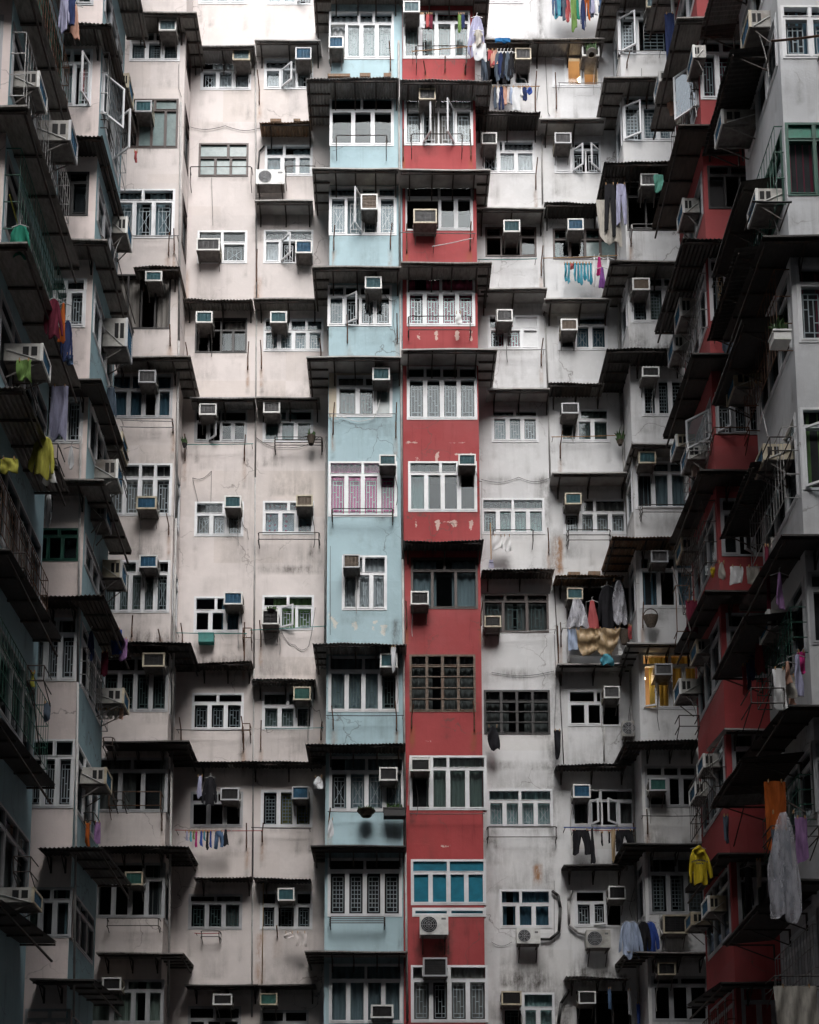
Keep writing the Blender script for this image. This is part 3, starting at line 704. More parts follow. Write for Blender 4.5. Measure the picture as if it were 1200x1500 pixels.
# ------------------------------------------------------------------ the place
block('pink', 'broad pale pink block with two stacks of windows left of the blue column', front(31.0), -5.72, -1.64, 'pink')
block('blue', 'narrow pale blue column of stacked flats projecting beside the red column', front(30.15), -1.64, .365, 'blue')
block('red', 'narrow red column of stacked flats between the blue column and the white block', front(30.15), .375, 2.42, 'red')
block('white', 'broad stained white block with two stacks of windows right of the red column', front(31.0), 2.42, 6.5, 'white')
block('LB', 'pale pink corner bay with side windows at the far end of the left wing', front(30.0), -9.0, -5.72, 'pink')
block('RB', 'white corner bay at the far end of the right wing beside the white block', front(30.0), 6.5, 9.0, 'white')
block('LM', 'rose-fronted tower bay with a pale blue side wall on the left wing', front(24.5), -10.0, -6.6, 'rose')
block('RM', 'red tower bay with dark awnings on the right wing', front(24.5), 7.1, 10.0, 'red')
block('LN', 'nearest dark tower bay with pale blue side wall at the left picture edge', front(20.3), -11.0, -7.2, 'rose')
block('RN', 'nearest grey concrete tower bay at the right picture edge', front(20.5), 7.5, 12.0, 'grey')
for k, X, s_ in (('LB', -5.72, 1), ('RB', 6.5, -1), ('LM', -6.6, 1), ('RM', 7.1, -1), ('LN', -7.2, 1), ('RN', 7.5, -1)): B[k].sfr = side(X, s_); B[k].sholes = []; B[k].sstains = []

# ---- blue column (top to bottom)
W('blue', 482, 17, 577, 87, top=[.46, .7], low=4, tf=.26, cur='w', g='d', gap=(.5, 0), skip=('l0',))
W('blue', 483, 141, 577, 214, top=2, low=[.36, .68], tf=.30, cur='-', pane='pane_dark')
W('blue', 482, 273, 581, 345, top=[.48, .74], low=4, tf=.23, cur='s', g='x', op={'l1': -62}, gap=(.6, .0))
W('blue', 480, 418, 574, 478, top=4, low=4, tf=.27, cur='s', g='w', op={'l1': 28}, gap=(.6, .75), pane='pane_dark')
W('blue', 493, 550, 575, 611, top=[.5, .68], low=[.37, .70], tf=.28, cur='n', g='d', film_={'l2': 'pane_mist'})
W('blue', 481, 676, 582, 757, top=2, low=4, tf=.24, cur='p', g='w', gap=(.5, 0), pane='pane')
W('blue', 501, 814, 567, 894, top=[.48], low=3, tf=.33, cur='w', g='x', gap=(.5, .0))
W('blue', 481, 961, 584, 1043, top=2, low=4, tf=.27, cur='s', g='d', gap=(.9, .15))
W('blue', 482, 1108, 592, 1189, top=2, low=4, tf=.28, cur='s', g='x', gap=(.1, .2))
W('blue', 480, 1257, 589, 1343, top=2, low=4, tf=.22, cur='-', g='h')
W('blue', 482, 1412, 590, 1499, top=2, low=4, tf=.28, cur='s', gap=(.5, .05))
A('blue', 448, 585, 114, .62, 'corr', 'aw_grey'); A('blue', 457, 586, 247, .55, 'flat', 'aw_pale'); A('blue', 457, 588, 391, .58, 'flat', 'aw_metal')
A('blue', 449, 588, 523, .62, 'flat', 'aw_pale'); A('blue', 458, 596, 943, .60, 'corr', 'aw_grey'); A('blue', 447, 594, 1090, .62, 'corr', 'aw_black')
A('blue', 455, 595, 1240, .55, 'flat', 'aw_black'); A('blue', 446, 597, 1395, .62, 'flat', 'aw_metal'); A('blue', 458, 586, -22, .55, 'flat', 'aw_metal')
for a in ((482, 53, 503, 69, 'blue'), (529, 284, 553, 306, 'brown'), (535, 405, 559, 422, 'teal'), (546, 538, 571, 556, 'teal'), (556, 666, 580, 681, 'teal'),
          (503, 812, 527, 831, 'brown'), (557, 957, 582, 977, 'teal'), (556, 1124, 582, 1143, 'black'), (544, 1472, 576, 1491, 'black')): AC('blue', *a)
RAIL('blue', 492, 567, 198, 216, 1, post=.05); RAIL('blue', 486, 576, 745, 755, 3); RAIL('blue', 483, 564, 1343, 1352, 4)
for x, y0, y1 in ((489, 335, 362), (572, 332, 360), (509, 466, 499), (582, 464, 497), (488, 594, 633), (580, 594, 638), (488, 1037, 1066), (581, 1030, 1068), (572, 66, 98), (482, 1186, 1215)): KB('blue', x, y0, y1)
ROD('blue', 481, 606, 582, 606); ROD('blue', 478, 1048, 592, 1048, 'f_black'); ROD('blue', 480, 1189, 594, 1189, 'f_black')
PIPE('blue', [(584, 60), (586, 400), (590, 820), (594, 1250), (597, 1495)], .03, 'pipe', .04)
# ---- red column
W('red', 590, 16, 689, 86, top=2, low=4, tf=.25, cur='n', g='d', gap=(.3, .1))
W('red', 592, 142, 693, 213, top=2, low=4, tf=.27, cur='n', g='w', op={'l1': 60, 'l2': -60}, gap=(.3, .15))
W('red', 594, 270, 693, 338, top=2, low=[.5, .76], tf=.30, f='s', cur='-', pane='pane_dark', skip=('l0',))
W('red', 596, 404, 696, 478, top=2, low=4, tf=.33, cur='r', g='w', gap=(.2, .15))
W('red', 596, 537, 699, 615, top=4, low=4, tf=.23, cur='-', g='w', pane='pane_dark')
W('red', 598, 676, 699, 750, top=[.47, .73], low=4, tf=.24, cur='t', gap=(.66, .70), pane='pane_dark')
W('red', 602, 817, 700, 892, top=2, low=[.31, .68], tf=.26, f='b', cur='s', gap=(.5, .2), pane='pane')
W('red', 600, 959, 697, 1043, top=4, low=4, tf=.20, f='r', cur='n', g='', gap=(.4, .1), pane='pane_dark', rows=4)
W('red', 600, 1107, 713, 1187, top=[.28, .5], low=[.27, .5, .76], tf=.24, cur='m', gap=(.1, .2), pane='pane_frost')
W('red', 602, 1259, 712, 1326, top=2, low=4, tf=.29, cur='-', pane='pane_film'); W('red', 604, 1330, 712, 1343, top=2, low=2, tf=0, cur='-', pane='pane_film')
W('red', 602, 1414, 715, 1498, top=[.5], low=4, tf=.26, cur='n', g='w', gap=(.35, .2))
A('red', 586, 721, 117, .62, 'corr', 'aw_grey'); A('red', 585, 719, 249, .6, 'flat', 'aw_pale'); A('red', 587, 721, 385, .6, 'flat', 'aw_metal')
A('red', 588, 729, 512, .62, 'flat', 'aw_pale'); A('red', 591, 709, 792, .5, 'corr', 'aw_black'); A('red', 585, 719, -20, .55, 'flat', 'aw_metal')
for a in ((591, 1, 615, 17, 'pale'), (614, 129, 638, 145, 'grey'), (606, 306, 640, 326, 'grey'), (672, 665, 697, 681, 'teal'), (602, 866, 628, 885, 'black'), (602, 1111, 630, 1129, 'black')): AC('red', *a)
AC('red', 620, 1403, 655, 1430, 'black', .35)
RAIL('red', 609, 684, 67, 92, 1); RAIL('red', 602, 678, 196, 216, 1); RAIL('red', 598, 690, 463, 483, 2)
for x, y0, y1 in ((591, 195, 230), (690, 195, 228), (596, 333, 366), (689, 330, 362), (596, 884, 918), (705, 884, 914), (603, 1035, 1065), (695, 1030, 1068)): KB('red', x, y0, y1)
for x, y0, y1 in ((623, 95, 107), (652, 88, 104), (681, 94, 106)): KB('red', x, y0, y1, .06)
ROD('red', 584, 340, 697, 342); ROD('red', 633, 361, 692, 349, 'f_white'); ROD('red', 603, 75, 706, 66, 'bamboo', .35); ROD('red', 600, 1192, 710, 1192, 'f_black')
COMP('red', 615, 1340, 657, 1369, 'off-white fan condenser under the blue-filmed window on the red column', .42)
# ---- pink block, outer stack
W('pink', 292, -55, 362, 6, top=2, low=3, tf=.3, cur='w', g='w', gap=(.5, 0))
W('pink', 294, 87, 368, 132, top=2, low=3, tf=.38, cur='w', g='x', gap=(.1, .2))
W('pink', 291, 210, 364, 259, top=[.6], low=[.33, .66], tf=.44, f='b', cur='-', pane='pane_mist')
W('pink', 289, 338, 362, 386, top=2, low=2, tf=.38, cur='-', g='x', pane='pane_dark')
W('pink', 286, 466, 362, 517, top=2, low=4, tf=.36, f='k', cur='n', gap=(.3, .5), pane='pane_dark', skip=('t0', 't1', 'l0', 'l1'))
W('pink', 285, 600, 362, 648, top=2, low=4, tf=.36, f='s', cur='-', pane='pane_dark', op={'l1': 40}, skip=('t0', 't1'))
W('pink', 285, 735, 357, 786, top=[.6], low=3, tf=.36, cur='n', g='x', gap=(.9, .1))
W('pink', 284, 874, 355, 927, top=[.45], low=3, tf=.40, cur='b', gap=(.3, .5), pane='pane_dark')
W('pink', 281, 1015, 357, 1070, top=2, low=3, tf=.28, cur='-', g='w', pane='pane_dark')
W('pink', 279, 1160, 356, 1212, top=2, low=3, tf=.30, f='s', cur='-', pane='pane_dark')
W('pink', 276, 1310, 355, 1362, top=2, low=3, tf=.24, f='s', cur='n', g='d', pane='pane_dark', gap=(.3, .6))
W('pink', 275, 1474, 353, 1540, top=2, low=3, tf=.3, f='s', cur='-', pane='pane_dark')
A('pink', 266, 373, 67, .55, 'flat', 'aw_grey'); A('pink', 267, 370, 438, .45, 'corr', 'aw_metal'); A('pink', 278, 373, 583, .5, 'flat', 'aw_grey')
A('pink', 286, 369, 970, .5, 'corr', 'aw_black'); A('pink', 283, 363, 1115, .5, 'corr', 'aw_black'); A('pink', 283, 368, 1285, .5, 'corr', 'aw_metal'); A('pink', 270, 378, 1444, .55, 'flat', 'aw_black')
# ---- pink block, inner stack
W('pink', 391, -52, 458, 7, top=2, low=3, tf=.3, cur='w', g='x', gap=(.8, .1), op={'l2': 50})
W('pink', 387, 86, 459, 131, top=[.5, .66], low=3, tf=.36, cur='w', g='w', op={'l1': 38}, gap=(.95, .3))
W('pink', 388, 212, 458, 258, top=[.4], low=[.36, .7], tf=.38, cur='s', pane='pane', gap=(.5, .15))
W('pink', 386, 337, 459, 386, top=2, low=3, tf=.32, cur='w', g='x', op={'l1': 45}, gap=(.5, .2))
W('pink', 386, 466, 474, 515, top=[.2, .44, .73], low=4, tf=.40, cur='s', g='w', gap=(.5, 0))
W('pink', 385, 600, 459, 648, top=[.48], low=3, tf=.36, cur='t', gap=(.8, .25), pane='pane_dark')
W('pink', 385, 734, 460, 783, top=[.5], low=3, tf=.32, cur='k', gap=(.5, 0))
W('pink', 384, 872, 460, 923, top=2, low=3, tf=.34, cur='g', g='w', op={'l1': 25}, gap=(.1, .2))
W('pink', 384, 1014, 459, 1069, top=[.5], low=3, tf=.38, cur='m', g='w', gap=(.5, .0), pane='pane_dark')
W('pink', 382, 1157, 458, 1212, top=2, low=3, tf=0, cur='y', g='h', gap=(.16, .30), pane='pane_dark')
W('pink', 381, 1306, 458, 1362, top=[.3, .7], low=[.3, .7], tf=.36, cur='-', g='w', pane='pane_dark')
W('pink', 381, 1480, 452, 1540, top=2, low=3, tf=.3, f='s', cur='-', pane='pane_dark')
A('pink', 373, 470, 59, .5, 'flat', 'aw_pale'); A('pink', 380, 455, 178, .5, 'corr', 'aw_rust'); A('pink', 373, 458, 294, .5, 'flat', 'aw_pale'); A('pink', 371, 462, 438, .45, 'flat', 'aw_metal')
A('pink', 374, 468, 583, .5, 'flat', 'aw_metal'); A('pink', 367, 462, 995, .45, 'corr', 'aw_grey'); A('pink', 362, 470, 1116, .5, 'corr', 'aw_black'); A('pink', 371, 455, 1287, .5, 'corr', 'aw_black'); A('pink', 379, 462, 1444, .55, 'flat', 'aw_black')
PA = [(341, 71, 366, 87, 'pale'), (288, 349, 322, 366, 'grey'), (287, 456, 311, 472, 'teal'), (292, 591, 317, 607, 'grey'), (329, 726, 353, 743, 'teal'), (328, 867, 355, 885, 'blue'), (323, 1154, 350, 1172, 'black'), (312, 1456, 340, 1472, 'black')]
PB = [(433, 69, 456, 86, 'blue'), (433, 352, 457, 370, 'blue'), (396, 456, 420, 472, 'teal'), (386, 588, 410, 604, 'grey'), (434, 725, 458, 741, 'brown'), (384, 893, 408, 914, 'black'), (430, 1006, 455, 1025, 'green'), (428, 1152, 452, 1170, 'blue'), (407, 1301, 431, 1319, 'teal'), (381, 1455, 406, 1472, 'green')]
for a in PA: AC("pink", *a); ACS[-1] = (ACS[-1][0], "pinkA")+ACS[-1][2:]
for a in PB: AC('pink', *a); ACS[-1] = (ACS[-1][0], 'pinkB')+ACS[-1][2:]
COMP('pink', 375, 248, 417, 269, 'pale fan condenser on iron brackets beside a railing on the pink block', .4)
RAIL('pink', 278, 369, 244, 266, 1); RAIL('pink', 418, 462, 243, 263, 1); RAIL('pink', 402, 472, 640, 652, 4); RAIL('pink', 378, 468, 780, 790, 2); RAIL('pink', 294, 322, 1364, 1372, 2)
for x, y0, y1 in ((376, 370, 411), (363, 505, 538), (383, 503, 536), (274, 506, 522), (358, 641, 672), (271, 640, 672), (267, 916, 940), (358, 915, 965), (382, 912, 945), (265, 1054, 1082), (357, 1052, 1096), (382, 1058, 1096), (470, 1060, 1082), (361, 1208, 1240), (384, 1208, 1232), (380, 108, 148), (470, 500, 520), (406, 1358, 1372)): KB('pink', x, y0, y1)
ROD('pink', 270, 651, 371, 650, 'rod_green'); ROD('pink', 258, 927, 362, 928, 'rod_green'); ROD('pink', 366, 923, 478, 917, 'rod_green'); ROD('pink', 258, 1069, 368, 1069, 'f_black'); ROD('pink', 388, 1067, 474, 1066, 'rod_green')
ROD('pink', 256, 1216, 385, 1217, 'rod_red', .35); ROD('pink', 368, 1212, 456, 1214, 'f_black'); ROD('pink', 285, 1367, 322, 1367, 'rod_red')
FRAMEW('pink', 356, 920, 368, 934); FRAMEW('pink', 355, 1060, 366, 1070)
PIPE('pink', [(272, 200), (272, 322), (270, 328)], .035, 'pipe', .05)
PIPE('pink', [(387, 214), (380, 222), (378, 250)], .025, 'pipe_black', .05)
# ---- white block, inner stack
W('white', 713, -60, 766, 5, top=2, low=3, tf=.3, cur='t', gap=(.5, 0))
W('white', 752, 98, 778, 126, top=1, low=1, tf=0, cur='s', gap=(.9, .1)); W('white', 708, 74, 750, 126, top=1, low=2, tf=0, f='s', cur='-', skip=('l0', 'l1'))
W('white', 706, 206, 784, 254, top=[.3, .4], low=[.3, .65], tf=.35, cur='w', g='x', gap=(.1, .25))
W('white', 711, 333, 786, 376, top=[.3, .7], low=[.3, .7], tf=.35, f='b', cur='-', pane='pane_dark', skip=('l0', 'l1'))
W('white', 715, 462, 790, 512, top=[.15, .52], low=3, tf=.40, cur='r', g='w', gap=(.1, .15), film_={'t2': 'pane_board', 'l2': 'pane_board'})
W('white', 720, 600, 789, 648, top=2, low=3, tf=.24, cur='s', g='w', gap=(.8, .35), pane='pane_dark')
W('white', 705, 730, 798, 783, top=2, low=4, tf=.32, cur='t', g='d', gap=(.15, .3))
W('white', 707, 870, 804, 927, top=3, low=[.3, .68], tf=.2, f='b', cur='n', g='d', gap=(.5, .05), pane='pane_dark')
W('white', 709, 1011, 806, 1076, top=4, low=4, tf=.26, f='k', cur='n', gap=(.5, .2), pane='pane_dark', rows=3)
W('white', 714, 1156, 810, 1212, top=2, low=4, tf=.32, cur='t', g='x', gap=(.5, 0))
W('white', 732, 1303, 808, 1360, top=[.4], low=3, tf=.38, cur='b', gap=(.2, .1), pane='pane_dark')
W('white', 735, 1454, 813, 1530, top=[.4], low=[.4, .7], tf=.3, cur='t', g='d', gap=(.2, .4))
A('white', 702, 781, 58, .55, 'flat', 'aw_metal'); A('white', 693, 792, 163, .62, 'corr', 'aw_black'); A('white', 697, 799, 305, .55, 'flat', 'aw_pale'); A('white', 702, 802, 423, .55, 'flat', 'aw_pale')
A('white', 714, 806, 570, .55, 'flat', 'aw_pale'); A('white', 706, 813, 834, .5, 'corr', 'aw_black')
# ---- white block, outer stack
W('white', 808, -60, 882, 0, top=2, low=3, tf=.3, cur='-', pane='pane_dark')
W('white', 809, 83, 879, 128, top=[.28, .6], low=[.28, .64], tf=0, cur='n', room='room_warm', film_={'l0': 'pane_board'}, gap=(.62, .6), lamp=(.62, .55, 6))
W('white', 812, 206, 881, 254, top=[.4], low=[.36, .68], tf=.30, cur='-', g='w', op={'l1': 40, 'l2': -40}, film_={'l0': 'pane_board'})
W('white', 810, 335, 904, 380, top=4, low=4, tf=.36, f='b', cur='t', gap=(.3, .4), pane='pane_dark', film_={'l2': 'pane_mist', 'l3': 'pane_mist'})
W('white', 817, 463, 890, 513, top=[.4], low=3, tf=.28, cur='b', g='x', gap=(.5, 0), pane='pane_dark')
W('white', 820, 598, 893, 648, top=[.4], low=3, tf=.35, cur='m', g='d', gap=(.5, 0), pane='pane_dark')
W('white', 825, 730, 918, 783, top=[.3, .5], low=4, tf=.40, cur='n', g='w', gap=(.1, .1))
W('white', 830, 862, 922, 925, top=2, low=[.3, .7], tf=0, f='k', cur='-', skip=('l0', 'l1', 'l2'))
W('white', 832, 1011, 909, 1064, top=[.53, .66], low=[.34, .66], tf=.36, cur='-', pane='pane_dark', film_={'l0': 'pane_dark'}, skip=('l2',))
W('white', 837, 1156, 930, 1211, top=[.46], low=[.28, .48, .75], tf=.32, cur='n', op={'l1': 50, 'l2': -40}, gap=(.5, .5), pane='pane_dark')
W('white', 842, 1304, 912, 1358, top=[.65], low=[.35, .67], tf=.34, cur='-', g='w', op={'l1': 14}, skip=('l2',))
W('white', 845, 1452, 925, 1530, top=2, low=3, tf=.2, f='k', cur='-', pane='pane_dark', skip=('l0', 'l1'))
A('white', 780, 886, 57, .55, 'flat', 'aw_metal'); A('white', 790, 888, 174, .55, 'flat', 'aw_pale'); A('white', 798, 877, 297, .55, 'corr', 'aw_black'); A('white', 797, 896, 438, .55, 'flat', 'aw_pale')
A('white', 804, 886, 561, .58, 'corr', 'aw_black'); A('white', 809, 919, 693, .6, 'flat', 'aw_pale'); A('white', 814, 915, 843, .55, 'corr', 'aw_rust'); A('white', 817, 920, 973, .5, 'flat', 'aw_pale')
A('white', 815, 920, 1120, .5, 'corr', 'aw_black'); A('white', 826, 918, 1268, .5, 'flat', 'aw_black'); A('white', 830, 924, 1432, .55, 'corr', 'aw_metal')
WA = [(755, 70, 778, 86, 'grey'), (706, 194, 728, 210, 'black'), (738, 322, 762, 339, 'teal'), (728, 453, 751, 470, 'grey'), (710, 902, 734, 918, 'black'), (735, 1452, 764, 1472, 'black')]
WB = [(853, 66, 878, 81, 'black'), (813, 194, 837, 209, 'grey'), (832, 320, 855, 336, 'blue'), (822, 467, 846, 483, 'brown'), (823, 590, 848, 605, 'black'), (828, 722, 852, 738, 'teal'), (831, 861, 854, 877, 'teal'), (885, 1005, 908, 1022, 'grey'), (840, 1149, 865, 1168, 'blue'), (892, 1298, 917, 1317, 'black'), (848, 1452, 873, 1470, 'black')]
for a in WA: AC('white', *a); ACS[-1] = (ACS[-1][0], 'whiteA')+ACS[-1][2:]
for a in WB: AC('white', *a); ACS[-1] = (ACS[-1][0], 'whiteB')+ACS[-1][2:]
COMP('white', 757, 1360, 792, 1382, 'old round-fan condenser under the window beside the lower red column', .4)
COMP('white', 859, 1362, 895, 1388, 'grey condenser on the white block, nearest the hanging blue shirts', .4, .34, 'ac_case')
COMP('white', 912, 1056, 930, 1078, 'small beige condenser in the corner between white block and white bay', .35, .5, 'ac_case')
RAIL('white', 722, 782, 776, 792, 1); RAIL('white', 832, 895, 776, 791, 3); RAIL('white', 714, 816, 1211, 1226, 2, .2)
for x, y0, y1 in ((784, 110, 160), (785, 236, 273), (815, 112, 155), (793, 365, 400), (793, 500, 532), (821, 635, 668), (804, 777, 807), (822, 915, 945), (818, 920, 965), (929, 1208, 1225), (948, 1190, 1218)): KB('white', x, y0, y1)
ROD('white', 722, 127, 791, 126, 'bamboo', .4); ROD('white', 818, 121, 884, 121); ROD('white', 700, 380, 787, 379, 'rod_green'); ROD('white', 795, 378, 905, 374, 'bamboo', .3); ROD('white', 716, 512, 799, 512); ROD('white', 808, 640, 918, 637, 'bamboo'); ROD('white', 712, 928, 816, 922, 'pipe')
ROD('white', 822, 920, 915, 921, 'pipe', .4, .016); ROD('white', 826, 1212, 932, 1213, 'rod_blue', .35, .014); ROD('white', 838, 1216, 920, 1216, 'rod_red', .35)
PIPE('white', [(809, 1305), (818, 1312), (821, 1330), (819, 1365), (806, 1376), (792, 1376)], .04, 'pipe_black', .07)
PIPE('white', [(838, 1305), (833, 1320), (834, 1355), (846, 1366), (860, 1370)], .035, 'pipe', .07)
PIPE('white', [(818, 1500), (822, 1470), (834, 1450)], .04, 'pipe_black', .08); PIPE('white', [(885, 1065), (885, 1115)], .02, 'pipe', .03)
# ---- corner bays
W('LB', 190, 46, 264, 90, top=2, low=3, tf=.36, cur='s', g='h', pane='pane_dark'); W('LB', 176, 145, 261, 217, top=[.3, .6], low=[.3, .55, .8], tf=.24, f='b', cur='-', pane='pane_mist', film_={'l0': 'pane_dark'})
W('LB', 170, 277, 256, 349, top=[.45], low=[.3, .65], tf=.25, cur='s', g='x', gap=(.5, .1)); W('LB', 165, 402, 250, 482, top=1, low=4, tf=0, f='k', cur='n', skip=('l0', 'l1', 'l2', 'l3'), gap=(.6, .3))
W('LB', 160, 548, 253, 613, top=3, low=[.3, .55, .78], tf=.36, f='s', cur='b', gap=(.65, .2), pane='pane_dark'); W('LB', 158, 679, 252, 756, top=[.5, .75], low=4, tf=.28, cur='n', g='w', gap=(.9, .05))
W('LB', 152, 821, 249, 898, top=[.5, .8], low=5, tf=.25, cur='m', g='x', gap=(.4, .0), pane='pane_dark'); W('LB', 150, 962, 247, 1043, top=2, low=4, tf=.28, f='s', cur='-', g='d', pane='pane_dark')
W('LB', 140, 1110, 246, 1190, top=2, low=3, tf=.24, f='s', cur='n', gap=(.7, .3), pane='pane_dark'); W('LB', 140, 1264, 242, 1345, top=[.7], low=4, tf=.3, f='s', cur='n', gap=(.4, .7), pane='pane_dark'); W('LB', 130, 1435, 240, 1500, top=2, low=[.3, .6, .8], tf=.25, f='s', cur='m', gap=(.7, .1))
A('LB', 190, 288, 18, .6, 'flat', 'aw_metal', 1.0); A('LB', 195, 263, 391, .45, 'corr', 'aw_metal'); A('LB', 165, 279, 523, .6, 'flat', 'aw_metal', 1.0); A('LB', 160, 280, 941, .6, 'corr', 'aw_black', 1.0)
A('LB', 150, 277, 1087, .6, 'flat', 'aw_black', 1.0); A('LB', 140, 276, 1240, .6, 'corr', 'aw_black', 1.0); A('LB', 140, 269, 1397, .6, 'flat', 'aw_metal', 1.0)
for a in ((233, 28, 258, 44, 'pale'), (198, 147, 222, 163, 'teal'), (213, 397, 237, 411, 'teal'), (203, 542, 228, 560, 'grey'), (200, 727, 229, 745, 'blue'), (204, 813, 230, 831, 'blue'), (209, 956, 241, 976, 'black'), (183, 1277, 209, 1296, 'green'), (150, 1432, 177, 1450, 'black')): AC('LB', *a)
RAIL('LB', 156, 233, 1345, 1356, 2)
for x, y0, y1 in ((247, 345, 370), (255, 340, 368), (249, 480, 503), (253, 618, 630), (247, 756, 780), (234, 925, 937), (237, 1185, 1215), (193, 905, 930)): KB('LB', x, y0, y1)
ROD('LB', 182, 345, 262, 345); ROD('LB', 176, 615, 255, 617); ROD('LB', 176, 625, 255, 626); FRAMEW('LB', 160, 1160, 235, 1180, .35)
PIPE('LB', [(265, 150), (262, 500), (258, 760), (252, 1090), (246, 1490)], .03, 'pipe', .03)
W('RB', 905, 14, 985, 80, top=[.45], low=[.34], tf=.2, cur='-', g='h', op={'l0': 30}, pane='pane_dark'); W('RB', 912, 140, 985, 207, top=[.7], low=[.38, .72], tf=.24, cur='s', g='h', op={'l0': 25}, gap=(.5, 0))
W('RB', 918, 268, 1000, 338, top=3, low=3, tf=.3, f='k', cur='-', skip=('l0', 'l1', 'l2')); W('RB', 924, 405, 998, 473, top=[.33, .66], low=3, tf=.24, cur='m', g='h', gap=(.5, 0), pane='pane_dark')
W('RB', 940, 555, 1004, 610, top=1, low=3, tf=0, cur='-', g='h', pane='pane_dark'); W('RB', 930, 676, 1008, 746, top=3, low=3, tf=.24, cur='s', gap=(.4, .04), pane='pane')
W('RB', 937, 815, 1018, 891, top=3, low=3, tf=.26, cur='b', gap=(.5, .34), g='', pane='pane'); W('RB', 940, 957, 1024, 1039, top=2, low=4, tf=.22, cur='y', g='', op={'l0': 18}, room='room_warm', gap=(.08, .12), lamp=(.07, .62, 5))
W('RB', 945, 1122, 1022, 1183, top=3, low=[.42, .7], tf=.26, f='s', cur='-', pane='pane_dark'); W('RB', 950, 1256, 1034, 1340, top=2, low=3, tf=.28, f='s', cur='n', g='h', gap=(.4, .3), pane='pane_dark'); W('RB', 955, 1430, 1038, 1497, top=2, low=3, tf=.2, f='s', cur='-', pane='pane_dark')
A('RB', 885, 985, 113, .6, 'flat', 'aw_metal', 1.0); A('RB', 885, 995, 237, .62, 'corr', 'aw_black', 1.0); A('RB', 894, 1000, 383, .6, 'flat', 'aw_metal', 1.0); A('RB', 889, 1005, 511, .65, 'corr', 'aw_black', 1.0)
A('RB', 926, 1005, 651, .55, 'flat', 'aw_pale', 1.0); A('RB', 897, 1010, 786, .65, 'corr', 'aw_rust', 1.0); A('RB', 919, 1020, 943, .55, 'flat', 'aw_pale', 1.0); A('RB', 916, 1028, 1085, .6, 'corr', 'aw_black', 1.0)
A('RB', 914, 1040, 1237, .62, 'flat', 'aw_black', 1.0); A('RB', 918, 1040, 1396, .6, 'flat', 'aw_metal', 1.0); A('RB', 885, 990, -20, .6, 'flat', 'aw_metal', 1.0)
for a in ((947, -4, 971, 10, 'pale'), (939, 254, 964, 271, 'grey'), (927, 407, 952, 424, 'brown'), (941, 537, 966, 551, 'black'), (936, 661, 961, 678, 'teal'), (954, 806, 979, 823, 'grey'), (960, 972, 985, 988, 'grey'), (952, 1140, 977, 1158, 'green'), (972, 1340, 1008, 1367, 'black'), (964, 1410, 990, 1428, 'black')): AC('RB', *a)
RAIL('RB', 925, 1000, 328, 334, 2, .3, 'steel'); RAIL('RB', 940, 1004, 739, 750, 3, .25)
for x, y0, y1 in ((925, 335, 357), (942, 885, 917), (949, 1188, 1220), (1020, 1185, 1212), (919, 82, 95)): KB('RB', x, y0, y1)
ROD('RB', 905, 17, 970, 17); ROD('RB', 905, 74, 970, 74); ROD('RB', 940, 1195, 1030, 1195, 'f_black')
# ---- side windows of a bay at the heights of its front windows
def CAGE(key, u0, u1, z0, z1, out, mat):
    b = B[key]; f_ = b.sfr; mb = MB(); n = max(3, int((u1-u0)/.16))
    for i in range(n+1): u = u0+(u1-u0)*i/n; mb.bar(f_.w(u, out, z0), f_.w(u, out, z1), .007, mat, 4)
    for q in range(4): z = z0+(z1-z0)*q/3; mb.tube([f_.w(u0, 0, z), f_.w(u0, out, z), f_.w(u1, out, z), f_.w(u1, 0, z)], .010, mat, 4)
    mb.build('window_cage', b.root)
def SW(key, Y0, Y1, zlist, low=2, **k):
    b = B[key]
    for z0, z1 in zlist:
        b.sholes.append((Y0, Y1, z0, z1)); window(b.root, b.sfr, Y0, Y1, z0, z1, top=low, low=low, **k)
        if Y1-Y0 > 1.2 and R.random() < .6: CAGE(key, Y0-.05, Y1+.05, z0-.1, z0+(z1-z0)*R.choice((.55, .8, 1.0)), R.choice((.16, .28)), R.choice(('iron', 'steel', 'rustbar', 'f_green')))
def zz(key, y0, y1, x): f_ = B[key].fr; return f_.uz(x, y1)[1], f_.uz(x, y0)[1]
SW('LB', 30.12, 30.85, [zz('LB', a, b_, 250) for a, b_ in ((46, 90), (145, 217), (277, 349))], 1, f='b', pane='pane_dark', cur='-')
SW('LB', 30.12, 30.85, [zz('LB', a, b_, 250) for a, b_ in ((679, 756), (821, 898), (962, 1043), (1110, 1190), (1264, 1345))], 1, pane='pane', cur='n')
SW('RB', 30.12, 30.85, [zz('RB', a, b_, 930) for a, b_ in ((14, 80), (140, 207), (405, 473), (676, 746), (815, 891), (1256, 1340))], 1, pane='pane', cur='s')
